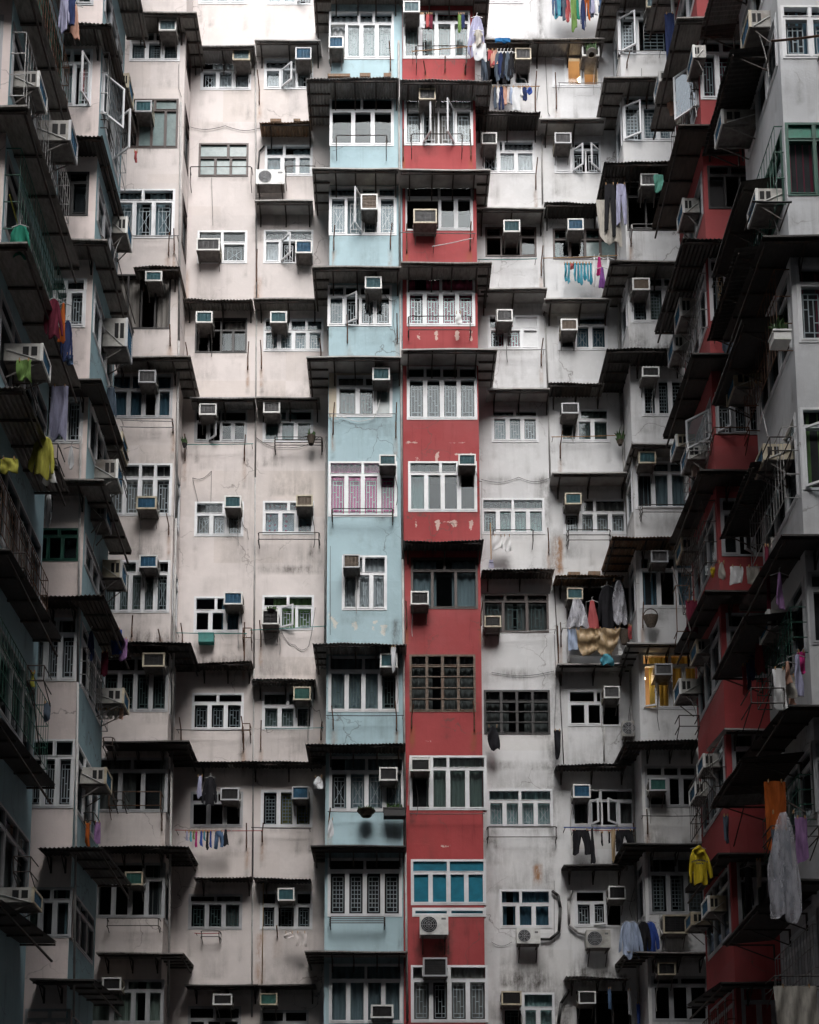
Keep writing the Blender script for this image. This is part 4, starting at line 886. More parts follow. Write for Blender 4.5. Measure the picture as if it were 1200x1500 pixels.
# ---- left wing, second bay (rose front, blue side)
B['LM'].zonemat = 'rose'
LMW = [(-48, 8, 's', 'n'), (72, 156, 'w', 't'), (252, 316, 'k', '-'), (408, 480, 'w', 'n'), (558, 650, 'w', 'm'), (774, 822, 'g', '-'), (905, 998, 'w', 'n'), (1083, 1184, 'w', '-'), (1300, 1374, 's', 'm'), (1478, 1540, 's', '-')]
for i, (a, b_, f_, c_) in enumerate(LMW):
    xr = 139-26*(a+50)/1000 if a < 950 else 112-7*(a-950)/450
    W('LM', xr-68, a, xr-1, b_, top=[.55], low=[.3, .64], tf=.26, f=f_, cur=c_, g='w' if f_ == 'w' else '', pane='pane' if f_ == 'w' else 'pane_dark', op={'l2': -70} if i == 1 else None, skip=('l0', 'l1') if f_ == 'k' else ())
    SW('LM', 24.62, 26.5, [zz('LM', a, b_, xr)], 3, tf=.26, f='w' if f_ in 'w' else 's', pane='pane_dark', cur='n' if i % 2 else '-', op={'l0': 45, 'l1': -55} if i == 1 else None)
for (x1, y, kd, mt) in ((163, 33, 'corr', 'aw_metal'), (150, 198, 'corr', 'aw_black'), (157, 352, 'flat', 'aw_metal'), (148, 557, 'flat', 'aw_black'), (152, 704, 'flat', 'aw_metal'), (152, 873, 'corr', 'aw_black'), (150, 1242, 'corr', 'aw_black'), (138, 1436, 'flat', 'aw_black'), (182, -120, 'corr', 'aw_metal')):
    A('LM', x1-95, x1, y, .55, kd, mt, 2.3, nb=2)
for a in ((155, 317, 187, 341, 26.0), (146, 466, 187, 507, 25.6), (150, 632, 180, 660, 26.2), (137, 673, 173, 700, 25.2), (122, 733, 156, 760, 25.0), (162, 820, 179, 846, 26.2), (150, 1008, 182, 1030, 26.0), (122, 1124, 156, 1148, 25.0), (170, 107, 181, 128, 26.2), (152, 478, 185, 500, 26.6)): SAC('LM', *a)
for (x, y) in ((142, 175), (135, 345), (165, 1160), (150, 1080), (165, 690), (122, 1190)):
    RAIL('LM', *sorted([PX_ for PX_ in (x, x+16)]), y, y+12, 2, .5, 'iron', fr=front(25.0+R.random()))
# ---- right wing, second bay (red)
RMW = [(-90, -10, 1012, 'w', 'n'), (58, 146, 1022, 'w', 'r'), (243, 306, 1034, 'k', '-'), (378, 470, 1036, 'w', '-'), (575, 637, 1045, 's', '-'), (730, 815, 1053, 's', '-'), (898, 993, 1062, 's', 'm'), (1073, 1172, 1070, 's', 'n'), (1263, 1368, 1078, 's', 'm'), (1445, 1540, 1084, 's', '-')]
for i, (a, b_, x, f_, c_) in enumerate(RMW):
    W('RM', x+3, a, x+75, b_, top=[.45], low=[.34, .67], tf=.24, f=f_, cur=c_, g='w' if i in (1, 3, 4) else '', pane='pane_dark', gap=(.8, .1), op={'l1': -35} if i == 5 else ({'l0': 40} if i == 4 else None), skip=('l0', 'l1', 'l2') if f_ == 'k' else ())
    SW('RM', 24.62, 26.5, [zz('RM', a, b_, x)], 3, tf=.24, f='w' if f_ == 'w' else 's', pane='pane_dark', cur='n' if i % 2 else '-', op={'l0': 50} if i in (1, 4) else None)
for (x0, y, kd, mt) in ((992, 26, 'flat', 'aw_metal'), (995, 183, 'flat', 'aw_brown'), (1000, 350, 'corr', 'aw_black'), (1014, 518, 'flat', 'aw_black'), (1025, 690, 'flat', 'aw_black'), (1033, 866, 'flat', 'aw_black'), (1052, 1252, 'flat', 'aw_black'), (1056, 1440, 'flat', 'aw_black'), (985, -130, 'flat', 'aw_metal')):
    A('RM', x0, x0+110, y, .55, kd, mt, 2.3, nb=2)
A('RM', 1062, 1150, 1069, .3, 'flat', 'aw_pale', 1.2, nb=2)
for a in ((1046, 66, 1071, 84, 24.1), (1000, 290, 1034, 311, 25.0), (996, 436, 1025, 462, 25.4), (986, 490, 1019, 513, 26.2), (990, 636, 1022, 654, 26.0), (1006, 652, 1038, 672, 25.0), (998, 787, 1018, 807, 26.2), (1020, 936, 1050, 957, 25.4), (995, 994, 1024, 1016, 26.4), (1030, 1104, 1060, 1124, 25.0), (1018, 1145, 1048, 1166, 26.0), (1037, 1312, 1080, 1335, 25.0), (965, 104, 988, 119, 26.5), (1012, 1336, 1036, 1355, 26.2)): SAC('RM', *a)
FRAMEW('RM', 1050, 400, 1100, 468, .4, 'iron'); FRAMEW('RM', 1046, 626, 1098, 636, .35, 'rustbar'); FRAMEW('RM', 990, 858, 1012, 925, .3, 'rustbar', front(26.0)); FRAMEW('RM', 995, 1048, 1025, 1064, .4, 'iron', front(26.2)); FRAMEW('RM', 1008, 648, 1040, 660, .4, 'steel', front(25.0))
# ---- right wing, nearest bay (grey)
RNW = [(-130, -60, 1138, 'w', 'n'), (8, 86, 1143, 'w', 'b'), (180, 287, 1150, 'g', 'r'), (390, 502, 1166, 'w', 'r'), (597, 718, 1172, 'w', 'g'), (838, 945, 1184, 's', '-'), (1085, 1190, 1190, 's', '-'), (1330, 1440, 1198, 's', '-')]
for i, (a, b_, x, f_, c_) in enumerate(RNW):
    W('RN', x+2, a, x+95, b_, top=[.45], low=[.45], tf=.24, f=f_, cur=c_, g='w' if i in (1, 3) else '', pane='pane', gap=(.9, .1), op={'l0': 30} if i == 4 else None, film_={'t0': 'pane_green', 't1': 'pane_green'} if i == 2 else None)
    SW('RN', 20.62, 22.6, [zz('RN', a, b_, x)], 3, tf=.24, f='w' if f_ in 'ws' else 'g', pane='pane_dark', cur='n' if i % 2 else '-')
for (x0, y) in ((1118, 346), (1146, 784), (1150, 1034), (1160, 1290)): A('RN', x0, x0+120, y, .5, 'flat', 'aw_black', 2.2, nb=2)
def SAWN(key, y, Y0, Y1, ov, kind, mat):       # awning on the side wall
    b = B[key]; f_ = b.sfr; X = f_.o.x+f_.N.x*ov
    px = CX+F*X/(Y0*1.06); z = PY(px, y, Y0).z
    awning(b.root, f_, Y0, Y1, z, ov, kind, mat, nb=3, slope=.12)
for (y, ov, kd) in ((-110, .75, 'corr'), (74, .8, 'corr'), (267, .7, 'flat'), (365, .85, 'corr'), (470, .8, 'flat'), (680, .75, 'corr'), (905, 1.0, 'flat'), (1110, 1.15, 'corr'), (1330, 1.0, 'flat')): SAWN('RN', y, 21.0, 23.2, ov, kd, 'aw_black')
for a in ((1097, 15, 1135, 39, 20.9), (1057, 160, 1095, 181, 22.0), (1107, 276, 1148, 298, 20.7), (1118, 650, 1155, 673, 20.9), (1125, 893, 1156, 921, 21.2), (1075, 545, 1106, 566, 22.4)): SAC('RN', *a)
ROD('RN', 1130, 60, 1215, 50, 'rustbar', .5, .02); ROD('RN', 1102, 295, 1160, 296, 'f_black', .6, .02)
FRAMEW('RN', 1128, 640, 1160, 660, .45, 'iron'); FRAMEW('RN', 1130, 1210, 1200, 1225, .5, 'iron'); FRAMEW('RN', 1100, 1008, 1150, 1030, .6, 'iron'); FRAMEW('RN', 1135, 1430, 1220, 1445, .5, 'iron')
# ---- left wing, nearest bay
LNY = (-240, -45, 156, 357, 568, 806, 1054, 1320)
zprev = None
for i, y in enumerate(LNY):
    b = B['LN']; z = PY(20, y, 19.8).z
    if y == 568: A('LN', -120, 34, y, .55, 'corr', 'aw_metal', 2.6, nb=2)
    elif y > 700: A('LN', -120, 14 if y < 1000 else 2, y, .5, 'flat', 'aw_black', 2.9, nb=2)
    else: A('LN', -120, 40, y, .55, 'flat', 'aw_metal', 3.3, nb=2)
    z0, z1 = z+.95, z+2.55
    b.holes.append((-9.6, -7.35, z0, z1, 'room')); window(b.root, b.fr, -9.6, -7.35, z0, z1, top=3, low=4, tf=.26, f='s', cur='n')
    SW('LN', 20.4, 23.5, [(z0, z1)], 4, tf=.26, f=('g' if i == 1 else 's'), pane='pane_dark', cur='n' if i % 2 else '-')
for a in ((18, 104, 58, 127, 20.6), (72, 176, 104, 205, 22.0), (24, 503, 63, 528, 20.8), (22, 1300, 50, 1322, 21.5)): SAC('LN', *a)
for (x, y) in ((60, 650), (12, 810), (40, 975), (20, 1255), (20, 540)):
    FRAMEW('LN', x, y, x+24, y+22, .5, 'iron', fr=front(21.5+.8*R.random()))

PIPE('pink', [(374, 60), (376, 440), (374, 700), (372, 980), (370, 1290), (369, 1490)], .022, 'pipe', .03)
PIPE('white', [(899, 40), (905, 300), (908, 560), (921, 800), (924, 1000), (930, 1240), (936, 1490)], .035, 'pipe', .05)
PIPE('white', [(793, 170), (795, 300), (798, 440), (803, 580), (806, 700)], .022, 'pipe', .04)
PIPE('white', [(812, 855), (820, 1000), (826, 1120)], .012, 'iron', .03)
def CABLE(key, pts, out=.03, mat='pipe_black'):
    b = B[key]; mb = MB(); P_ = []
    for (x, y), (x2, y2) in zip(pts, pts[1:]):
        n = 8
        for i in range(n): t = i/n; sag = 6*math.sin(math.pi*t) if abs(x2-x) > 8 else 0; P_.append((x+(x2-x)*t, y+(y2-y)*t+sag))
    P_.append(pts[-1])
    mb.tube([b.fr.w(*(lambda q: (q[0], out, q[1]))(b.fr.uz(x, y, out))) for x, y in P_], .007, mat, 4); mb.build('cable', b.root)
CABLE('pink', [(411, 923), (432, 945), (452, 947), (462, 890)]); CABLE('pink', [(352, 755), (362, 775), (364, 790)]); CABLE('pink', [(290, 735), (282, 700), (310, 690), (309, 735)]); CABLE('pink', [(270, 183), (330, 184), (386, 186)]); CABLE('pink', [(310, 260), (312, 330)])
CABLE('pink', [(455, 1030), (468, 1040), (473, 1066)]); CABLE('blue', [(560, 425), (578, 440), (576, 470), (580, 500)]); CABLE('blue', [(560, 568), (548, 612), (500, 610), (482, 607)], .05, 'steel'); CABLE('blue', [(484, 800), (484, 930)]); CABLE('red', [(697, 690), (706, 705), (706, 800)])
CABLE('white', [(757, 100), (768, 115), (775, 126)], .06, 'steel'); CABLE('white', [(705, 702), (760, 699), (806, 700)]); CABLE('white', [(812, 1290), (812, 1380)]); CABLE('white', [(720, 1380), (750, 1380)]); CABLE('white', [(720, 985), (812, 983)]); CABLE('RB', [(965, 1000), (963, 1050), (966, 1070)]); CABLE('RB', [(940, 100), (940, 112)]); CABLE('white', [(930, 1300), (922, 1330), (926, 1345)], .05); CABLE('LB', [(257, 372), (264, 400), (268, 430)])
CABLE('white', [(926, 1010), (920, 1060), (916, 1075)], .06); CABLE('white', [(932, 1005), (928, 1050), (922, 1060)], .07, 'steel')

def BOARD(key, x0, x1, y0, y1, dep, mat, name='loose_board'):   # scrap lying on top of an awning
    b = B[key]; f_ = b.fr; mb = MB(); u0, z1 = f_.uz(x0, y0, dep); u1, z0 = f_.uz(x1, y1, dep)
    mb.box(f_, u0, u1, dep-.35, dep+.01, z0, z1, mat); mb.box(f_, u0+.04, u1-.06, dep-.3, dep-.05, z1, z1+.025, mat); return mb.build(name, b.root)
for a in ((480, 513, 108, 112), (527, 543, 107, 112), (562, 573, 107, 112)): BOARD('blue', *a, .58, 'aw_rust')
for a in ((396, 412, 174, 178), (430, 440, 174, 177)): BOARD('pink', *a, .48, 'aw_rust')
for a in ((832, 850, 838, 842), (862, 880, 837, 842)): BOARD('white', *a, .5, 'aw_rust')

def POLE(key, x0, y0, Ya, x1, y1, Yb, mat='bamboo', r=.013):
    mb = MB(); mb.tube([PY(x0, y0, Ya), PY((x0+x1)/2, (y0+y1)/2+2, (Ya+Yb)/2), PY(x1, y1, Yb)], r, mat, 5); mb.build('drying_rail', B[key].root)
for a in ((164, 378, 25.0, 192, 476, 26.6, 'cl_lemon'), (172, 378, 25.0, 198, 474, 26.6, 'iron'), (60, 1120, 22.6, 48, 1010, 21.0, 'iron'), (14, 285, 20.2, 30, 340, 20.8, 'cl_lemon'), (120, 590, 24.4, 160, 700, 26.4, 'iron'), (30, 640, 21, 60, 720, 22.5, 'iron')): POLE('LM' if a[2] > 23.9 else 'LN', *a)
for a in ((985, 830, 26.0, 1012, 925, 25.0, 'iron'), (1100, 1140, 23.0, 1075, 1240, 24.0, 'iron'), (1130, 1010, 21.0, 1100, 1100, 22.6, 'iron'), (1104, 540, 22.8, 1125, 640, 21.0, 'steel'), (1180, 1190, 20.2, 1120, 1150, 21.2, 'iron')): POLE('RM' if a[2] > 22.9 else 'RN', *a)
PIPE('LM', [(118, 640), (114, 1000), (108, 1490)], .025, 'pipe', .04)

PIPE('pink', [(478, 640), (476, 960)], .03, 'pipe', .04); PIPE('pink', [(386, 1290), (384, 1440)], .012, 'cl_gold', .02)
PIPE('red', [(714, 810), (716, 1100), (718, 1490)], .025, 'pipe', -.1) if False else None
CABLE('white', [(716, 60), (716, 160)], .03, 'steel'); CABLE('white', [(798, 60), (803, 165), (806, 170)], .03); CABLE('LB', [(262, 94), (262, 130), (266, 142)]); CABLE('pink', [(374, 640), (420, 655), (468, 640)]); CABLE('white', [(812, 930), (815, 1000), (812, 1075)], .04)
CABLE('red', [(600, 1110), (598, 1180)], .05, 'f_white'); CABLE('red', [(626, 1108), (628, 1180)], .05, 'f_white'); CABLE('blue', [(587, 640), (588, 800)], .03); CABLE('red', [(592, 800), (594, 950)], .03)
# ------------------------------------------------------------------ walls of every block
def fallback(b):
    ss = b.stains
    for u0, u1, z0, z1, *_ in b.holes: ss.append((0, u0, u1, z0-.10, z0-.01, .35, .05))
    for _ in range(26):
        u, z = R.uniform(b.u0, b.u1), R.uniform(9, 43)
        ss.append((4, u-.02, u+.05, z-R.uniform(.4, 1.6), z, R.uniform(.1, .4), .07))
B['red'].stains += [(1, .45, 2.4, PY(640, y, 30.15).z-.02, PY(640, y, 30.15).z+.02, .62, .07) for y in (648, 1087, 1241, 766)]
for x in (612, 640, 668, 690):
    for y in (492, 768, 670): p = PY(x, y, 30.15); B['red'].stains.append((1, p.x-.03, p.x+.03, p.z-.14, p.z+.14, .95, .05))
B['red'].stains += [(1, .45, 2.4, PY(640, 112, 30.15).z-.1, PY(640, 90, 30.15).z, .28, .2)]
for x, y in ((490, 917), (520, 917), (550, 918), (562, 922), (485, 898)): p = PY(x, y, 30.15); B['blue'].stains.append((1, p.x-.06, p.x+.08, p.z-.15, p.z+.15, .7, .08))
p = PY(582, 925, 30.15); B['blue'].stains.append((0, p.x-.1, p.x+.06, p.z-.5, p.z+.3, .8, .1))
p = PY(637, 1388, 30.15); B['red'].stains.append((0, p.x-.42, p.x+.40, p.z-.42, p.z+.38, 1.0, .06)); B['red'].stains.append((0, p.x-.36, p.x+.34, p.z-.36, p.z+.32, 1.0, .06))  # dark recess under the condenser, its shade painted black into the wall
def st(key, k, x0, y0, x1, y1, s, soft=.15):
    f_ = B[key].fr; a, zt = f_.uz(x0, y0); b_, zb = f_.uz(x1, y1); B[key].stains.append((k, a, b_, zb, zt, s, soft))
for q in ((4, 400, 652, 455, 720, .5), (4, 383, 790, 470, 835, .45), (3, 290, 930, 365, 968, .8), (0, 300, 850, 330, 868, .4), (4, 385, 925, 460, 985, .45), (4, 385, 1365, 460, 1440, .35), (3, 385, 520, 460, 578, .4), (4, 318, 260, 330, 330, .35), (0, 275, 183, 385, 186, .5), (0, 380, 832, 470, 835, .7), (2, 376, 410, 380, 440, .6), (2, 378, 1370, 381, 1442, .6), (4, 300, 1370, 330, 1430, .4), (2, 270, 400, 271, 440, .7)): st('pink', q[0], *q[1:], .10)
for q in ((0, 790, 0, 795, 58, .8), (3, 770, 40, 800, 58, .7), (0, 785, 130, 800, 165, .5), (4, 800, 1390, 835, 1500, .95), (0, 800, 1180, 812, 1290, .9), (0, 805, 1080, 830, 1230, .7), (2, 815, 790, 822, 838, .9), (0, 808, 780, 822, 842, .7), (0, 800, 1230, 812, 1330, .85), (0, 715, 984, 812, 992, .9), (0, 710, 1118, 815, 1124, .6), (0, 705, 700, 806, 704, .7), (3, 835, 1395, 915, 1430, .9), (4, 735, 1385, 800, 1440, .7), (4, 850, 400, 890, 440, .4), (0, 786, 700, 806, 770, .55), (0, 790, 985, 820, 1060, .55), (0, 795, 1060, 815, 1110, .5), (2, 785, 1270, 790, 1290, .9), (3, 840, 1225, 900, 1266, .5), (0, 715, 1218, 790, 1265, .35), (4, 720, 1380, 812, 1490, .5), (4, 715, 1230, 810, 1300, .4), (4, 830, 1060, 905, 1118, .4), (4, 720, 1090, 800, 1150, .35)): st('white', q[0], *q[1:], .10)  # wall stains; the lower ones also paint shade into the bright lower wall
for q in ((3, 915, 478, 985, 510, .8), (3, 925, 1360, 1000, 1392, .8), (0, 940, 480, 1000, 508, .5), (3, 940, 1195, 1025, 1236, .6), (0, 935, 755, 1000, 783, .4)): st('RB', q[0], *q[1:], .15)
for q in ((3, 185, 905, 245, 940, .7), (4, 195, 760, 235, 810, .5), (3, 180, 650, 250, 675, .3), (4, 200, 905, 245, 938, .5)): st('LB', q[0], *q[1:], .15)
for k, b in B.items():
    fallback(b)
    zn = []
    if k == 'blue':
        a, zt = b.fr.uz(483, 545); c_, zb = b.fr.uz(572, 611); zn.append((a, c_, zb, zt, 'cream'))
    if k == 'pink': zn = []
    wall_face(b.root, b.fr, b.u0, b.u1, 0, TOPZ, b.mat, b.holes, b.stains, zn, ext=(b.u0+.03, b.u1-.03))
def slab(root, u0, u1, y0, y1, z, mat='concrete', name='roof'):
    mb = MB(); f_ = front(0); mb.box(f_, u0, u1, -y1, -y0, z, z+.3, mat); mb.build(name, root)
def sidewall(key, Y0, Y1, mat, holes=(), name='side_wall', X=None, s_=None):
    b = B[key]; f_ = b.sfr if X is None else side(X, s_)
    ss = [(4, R.uniform(Y0, Y1), 0, 0, 0, 0, .1)][:0]
    for u0, u1, z0, z1, *_ in holes:
        ss.append((0, u0, u1, z0-.10, z0-.01, .4, .05))
        for _ in range(3): u = R.uniform(u0, u1); ss.append((4, u-.02, u+.05, z0-R.uniform(.4, 1.0), z0, R.uniform(.2, .5), .07))
    wall_face(b.root, f_, Y0, Y1, 0, TOPZ, mat, list(holes), ss, [], name=name)
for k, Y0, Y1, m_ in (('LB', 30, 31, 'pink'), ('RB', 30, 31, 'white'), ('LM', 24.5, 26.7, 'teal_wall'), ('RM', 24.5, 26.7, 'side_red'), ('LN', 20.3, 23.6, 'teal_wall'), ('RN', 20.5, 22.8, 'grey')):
    sidewall(k, Y0, Y1, m_, B[k].sholes)
def plainwall(key, pts, mat, name='side_wall'):
    mb = MB()
    for (x0, y0, x1, y1) in pts: mb.quad([(x0, y0, 0), (x1, y1, 0), (x1, y1, TOPZ), (x0, y0, TOPZ)], mat)
    mb.build(name, B[key].root)
plainwall('blue', [(-1.64, 30.15, -1.64, 31)], 'blue'); plainwall('red', [(2.42, 30.15, 2.42, 31)], 'red')
plainwall('LM', [(-6.6, 26.7, -9, 26.7), (-9, 23.6, -9, 30)], 'concrete'); plainwall('RM', [(7.1, 26.7, 9.2, 26.7), (9.0, 22.8, 9.0, 30)], 'concrete')
plainwall('LN', [(-7.2, 23.6, -9, 23.6)], 'teal_wall'); plainwall('RN', [(7.5, 22.8, 9.2, 22.8)], 'grey')
slab(B['pink'].root, -5.72, -1.64, 31, 36, TOPZ); slab(B['white'].root, 2.42, 6.5, 31, 36, TOPZ); slab(B['blue'].root, -1.64, .365, 30.15, 36, TOPZ); slab(B['red'].root, .375, 2.42, 30.15, 36, TOPZ)
for k, x0, x1, y0, y1 in (('LB', -12, -5.72, 30, 36), ('RB', 6.5, 12, 30, 36), ('LM', -12, -6.6, 24.5, 26.7), ('RM', 7.1, 12, 24.5, 26.7), ('LN', -12, -7.2, 20.3, 23.6), ('RN', 7.5, 12, 20.5, 22.8)): slab(B[k].root, x0, x1, y0, y1, TOPZ)
# back lining so that no light comes up behind the rooms
for k, pts in (('LN', [(-12, 20.3, -12, 36)]), ('RN', [(12, 20.3, 12, 36)]), ('pink', [(-12, 36, 0, 36)]), ('white', [(0, 36, 12, 36)])): plainwall(k, pts, 'concrete', 'rear_wall')

# ------------------------------------------------------------------ things hanging about
D_ = 'laundry on the drying rods'
# white block top
cols = ['denim', 'cyan', 'navy', 'slate', 'red', 'white', 'lime', 'green', 'grey', 'navy', 'orange', 'slate', 'lilac', 'white', 'denim']
for i, c in enumerate(cols):
    x = 809+i*4.7; L = [22, 26, 24, 30, 34, 20, 45, 28, 24, 44, 30, 26, 20, 22, 18][i]
    G(['pants', 'tee', 'towel', 'shirt', 'sock'][(i*7) % 5], x-1, -8+(i % 2)*4, x+7.5+(i % 3), L*.95, 30.5+.04*(i % 3), c, '%s garment, %s from the left on the top line' % ({'denim': 'blue', 'slate': 'dark grey', 'cyan': 'light blue', 'navy': 'navy'}.get(c, c), ORD[i]), 'clothing', D_, .015)
for i, c in enumerate(['slate', 'black', 'red', 'peach', 'slate', 'navy', 'black', 'slate', 'black']):
    x = 706+i*5.0
    G('shirt' if i not in (2, 3) else 'towel', x-2, 76 if i not in (2, 3) else 74, x+8, 122-(i % 3)*4 if i not in (2, 3) else 96, 30.45, c, '%s garment, %s in the dark row beside the white air conditioner' % ({'slate': 'charcoal'}.get(c, c), ORD[i]), 'clothing', D_, .02)
for i, (c, L, w_) in enumerate((('slate', 30, 5), ('white', 22, 4), ('navy', 33, 7), ('peach', 24, 4), ('pink', 22, 5), ('shirtblue', 24, 4), ('grey', 34, 10), ('white', 14, 4), ('navy', 18, 5), ('royal', 9, 7))):
    x = 722+[0, 5, 8, 15, 19, 24, 28, 39, 43, 50][i]
    G(['sock', 'tee', 'pants', 'towel', 'tee', 'shirt', 'towel', 'sock', 'towel', 'bag'][i], x, 128, x+w_+2, 128+L, 30.55, c, '%s piece of laundry, %s on the bamboo rod' % ({'slate': 'dark grey', 'shirtblue': 'pale blue', 'royal': 'round blue'}.get(c, c), ORD[i]), 'clothing', D_, .015)
G('towel', 725, 56, 748, 62, 30.4, 'tarp', 'bright blue tarpaulin strip under the top awning of the white block', 'tarpaulin', None, .01, 'tarpaulin', False)
for i, c in enumerate(['teal', 'cyan', 'red', 'cyan', 'teal', 'cyan', 'teal', 'cyan', 'teal']):
    x = 826+i*4.6; G('sock' if i != 2 else 'towel', x, 386, x+6, 410+(i % 3)*3 if i != 2 else 393, 30.65, c, '%s cloth, %s in the turquoise row of small cloths' % ({'teal': 'turquoise', 'cyan': 'sky blue'}.get(c, c), ORD[i]), 'clothing', D_, .02)
G('dress', 868, 378, 874, 418, 30.6, 'white', 'thin white cloth beside the magenta top', 'clothing', D_); G('dress', 873, 377, 883, 402, 30.6, 'magenta', 'magenta top beside the purple one', 'clothing', D_); G('dress', 877, 392, 888, 421, 30.55, 'purple', 'purple top below the magenta one', 'clothing', D_); G('dress', 888, 378, 894, 412, 30.6, 'white', 'thin white cloth right of the purple top', 'clothing', D_)
G('sheet', 874, 293, 909, 356, 29.0, 'sand', 'grey-white sheet hanging from the black corrugated awning', 'bed sheet', None, .02, None, False)
G('pants', 885, 270, 903, 342, 28.9, 'black', 'black trousers hanging before the grey-white sheet', 'clothing', None, .015); G('pants', 902, 270, 919, 328, 28.9, 'lilac', 'pale lilac trousers hanging beside the black trousers', 'clothing', None, .015)
G('towel', 958, 256, 972, 280, 29.4, 'mint', 'green rag over the air conditioner beneath the black awning', 'rag', None, .02, 'rag', False)
# red column top
G('shirt', 686, 24, 712, 84, 29.8, 'lilac', 'white shirt hanging at the corner of the red column', 'clothing'); G('tee', 694, 44, 708, 66, 29.7, 'sand', 'small cream cloth over the white shirt', 'clothing'); G('towel', 692, 64, 712, 88, 29.75, 'grey', 'grey towel under the white shirt', 'towel')
for i, (c, x) in enumerate((('grey', 617), ('red', 624), ('maroon', 629), ('grey', 615), ('lime', 671), ('navy', 676))): G('towel', x, 21, x+5, 41+(i == 4)*6, 29.8, c, '%s cloth clipped over the top red-column window, %s from left' % (c, ORD[[1, 2, 3, 0, 4, 5][i]]), 'clothing', D_, .01)
G('bag', 667, 458, 677, 474, 29.8, 'white', 'white rag knotted on the railing of the red column', 'rag', None, .02, 'rag')
# white column mid
G('towel', 722, 785, 737, 804, 30.65, 'white', 'white towel on the railing beside the upright broom', 'towel'); G('towel', 737, 785, 749, 807, 30.65, 'white', 'second white towel farther from the upright broom', 'towel')
mb = MB(); f_ = front(30.7); u, zt = f_.uz(719, 766); _, zb = f_.uz(719, 822); mb.bar(f_.w(u, 0, zb), f_.w(u-.01, 0, zt), .016, 'bamboo', 6)
o = mb.build('broom'); tag(o, 'orange-handled broom standing head down beside the white towels', 'broom'); hb = MB(); hb.box(f_, u-.05, u+.05, -.02, .02, zb-.05, zb+.03, 'cl_lilac')
for i in range(9): hb.bar(f_.w(u-.05+.0125*i, 0, zb-.04), f_.w(u-.075+.019*i, 0, zb-.20), .008, 'cl_lilac', 4)
hb.build('head', o)
# cluttered balcony
G('dress', 828, 877, 864, 918, 30.35, 'plastic', 'clear plastic sheet tied over the cluttered balcony air conditioner', 'plastic sheet', None, .03, 'plastic_sheet', False); G('dress', 858, 880, 878, 922, 30.5, 'red', 'dark red cloth behind the plastic sheet', 'clothing', None, .02); G('shirt', 874, 858, 906, 920, 30.55, 'black', 'black coat hanging on the cluttered balcony', 'clothing'); G('tee', 892, 850, 918, 905, 30.6, 'black', 'black shirt hanging behind the silver plastic bag', 'clothing')
G('bag', 896, 850, 918, 914, 30.3, 'plastic', 'silvery plastic bag hanging on the cluttered balcony', 'plastic bag', None, .04); G('drape', 844, 921, 880, 961, 30.38, 'gold', 'gold satin drape over the balcony rail', 'drape', None, .05); G('drape', 872, 921, 910, 959, 30.40, 'gold', 'second gold satin drape, nearer the dark basket', 'drape', None, .04, None, True, -.1)
G('towel', 832, 922, 848, 952, 30.45, 'shirtblue', 'pale blue towel beside the gold satin drape', 'towel'); G('bag', 878, 958, 900, 974, 30.35, 'cyan', 'turquoise rag below the gold satin drape', 'rag', None, .03, 'rag'); G('towel', 920, 917, 926, 936, 30.3, 'red', 'red cloth beside the dark balcony basket', 'clothing')
BASKET('white', 906, 912, 925, 944, 'dark basket hanging at the end of the cluttered balcony', .5); BASKET('RB', 942, 893, 965, 918, 'brown wicker basket hanging below the blue-curtained bay window', .25)
mb = MB(); f_ = B['white'].fr
a, zt = f_.uz(830, 930); c_, zb = f_.uz(912, 972)
mb.box(f_, a, c_, .33, .40, zb+.02, zt-.1, 'white'); mb.box(f_, a, a+.06, 0, .33, zb+.02, zt-.1, 'white'); mb.box(f_, c_-.06, c_, 0, .33, zb+.02, zt-.1, 'white'); mb.build('balcony_parapet', B['white'].root)
# trousers and shirts lower on the white block
G('pants', 837, 1216, 866, 1251, 30.6, 'black', 'black trousers on the blue rod nearest the stained edge', 'clothing'); G('dress', 864, 1214, 872, 1264, 30.6, 'black', 'narrow black scarf beside black trousers on the blue rod', 'clothing'); G('sock', 880, 1219, 884, 1238, 30.6, 'black', 'single black sock on the blue rod, nearer the scarf', 'clothing', None, .01); G('sock', 891, 1219, 895, 1235, 30.6, 'black', 'single black sock on the blue rod, nearer the yellow strip', 'clothing', None, .01); G('towel', 896, 1216, 902, 1262, 30.6, 'gold', 'mustard strip of cloth on the blue rod', 'clothing'); G('pants', 900, 1216, 930, 1245, 30.55, 'black', 'black trousers on the blue rod nearest the white bay', 'clothing')
for i, (x, c, lb) in enumerate(((906, 'shirtblue', 'pale blue shirt, foremost of the hanging shirts'), (915, 'shirtblue', 'second pale blue shirt beside the black top'), (930, 'black', 'black top hanging between two pale blue shirts'), (940, 'royal', 'darker blue shirt hanging right of the black top'))): G('shirt', x, 1350, x+26, 1402-i*2, 29.4+i*.12, c, lb, 'clothing', None, .03)
for i, (x, y0, y1, c) in enumerate(((891, 1448, 1478, 'denim'), (920, 1450, 1486, 'grey'), (933, 1470, 1500, 'royal'))): G('towel', x, y0, x+5, y1, 30.5, c, '%s strip of cloth in the dark bottom balcony' % ['sky blue', 'grey', 'royal blue'][i], 'clothing', None, .01)
G('drape', 812, 1070, 822, 1112, 30.75, 'black', 'black rag on the white block between two dark awnings', 'rag', None, .03, 'rag'); G('bag', 713, 1064, 732, 1098, 30.6, 'black', 'black cloth bundle on the bracket beside the red column', 'rag', None, .03, 'rag')
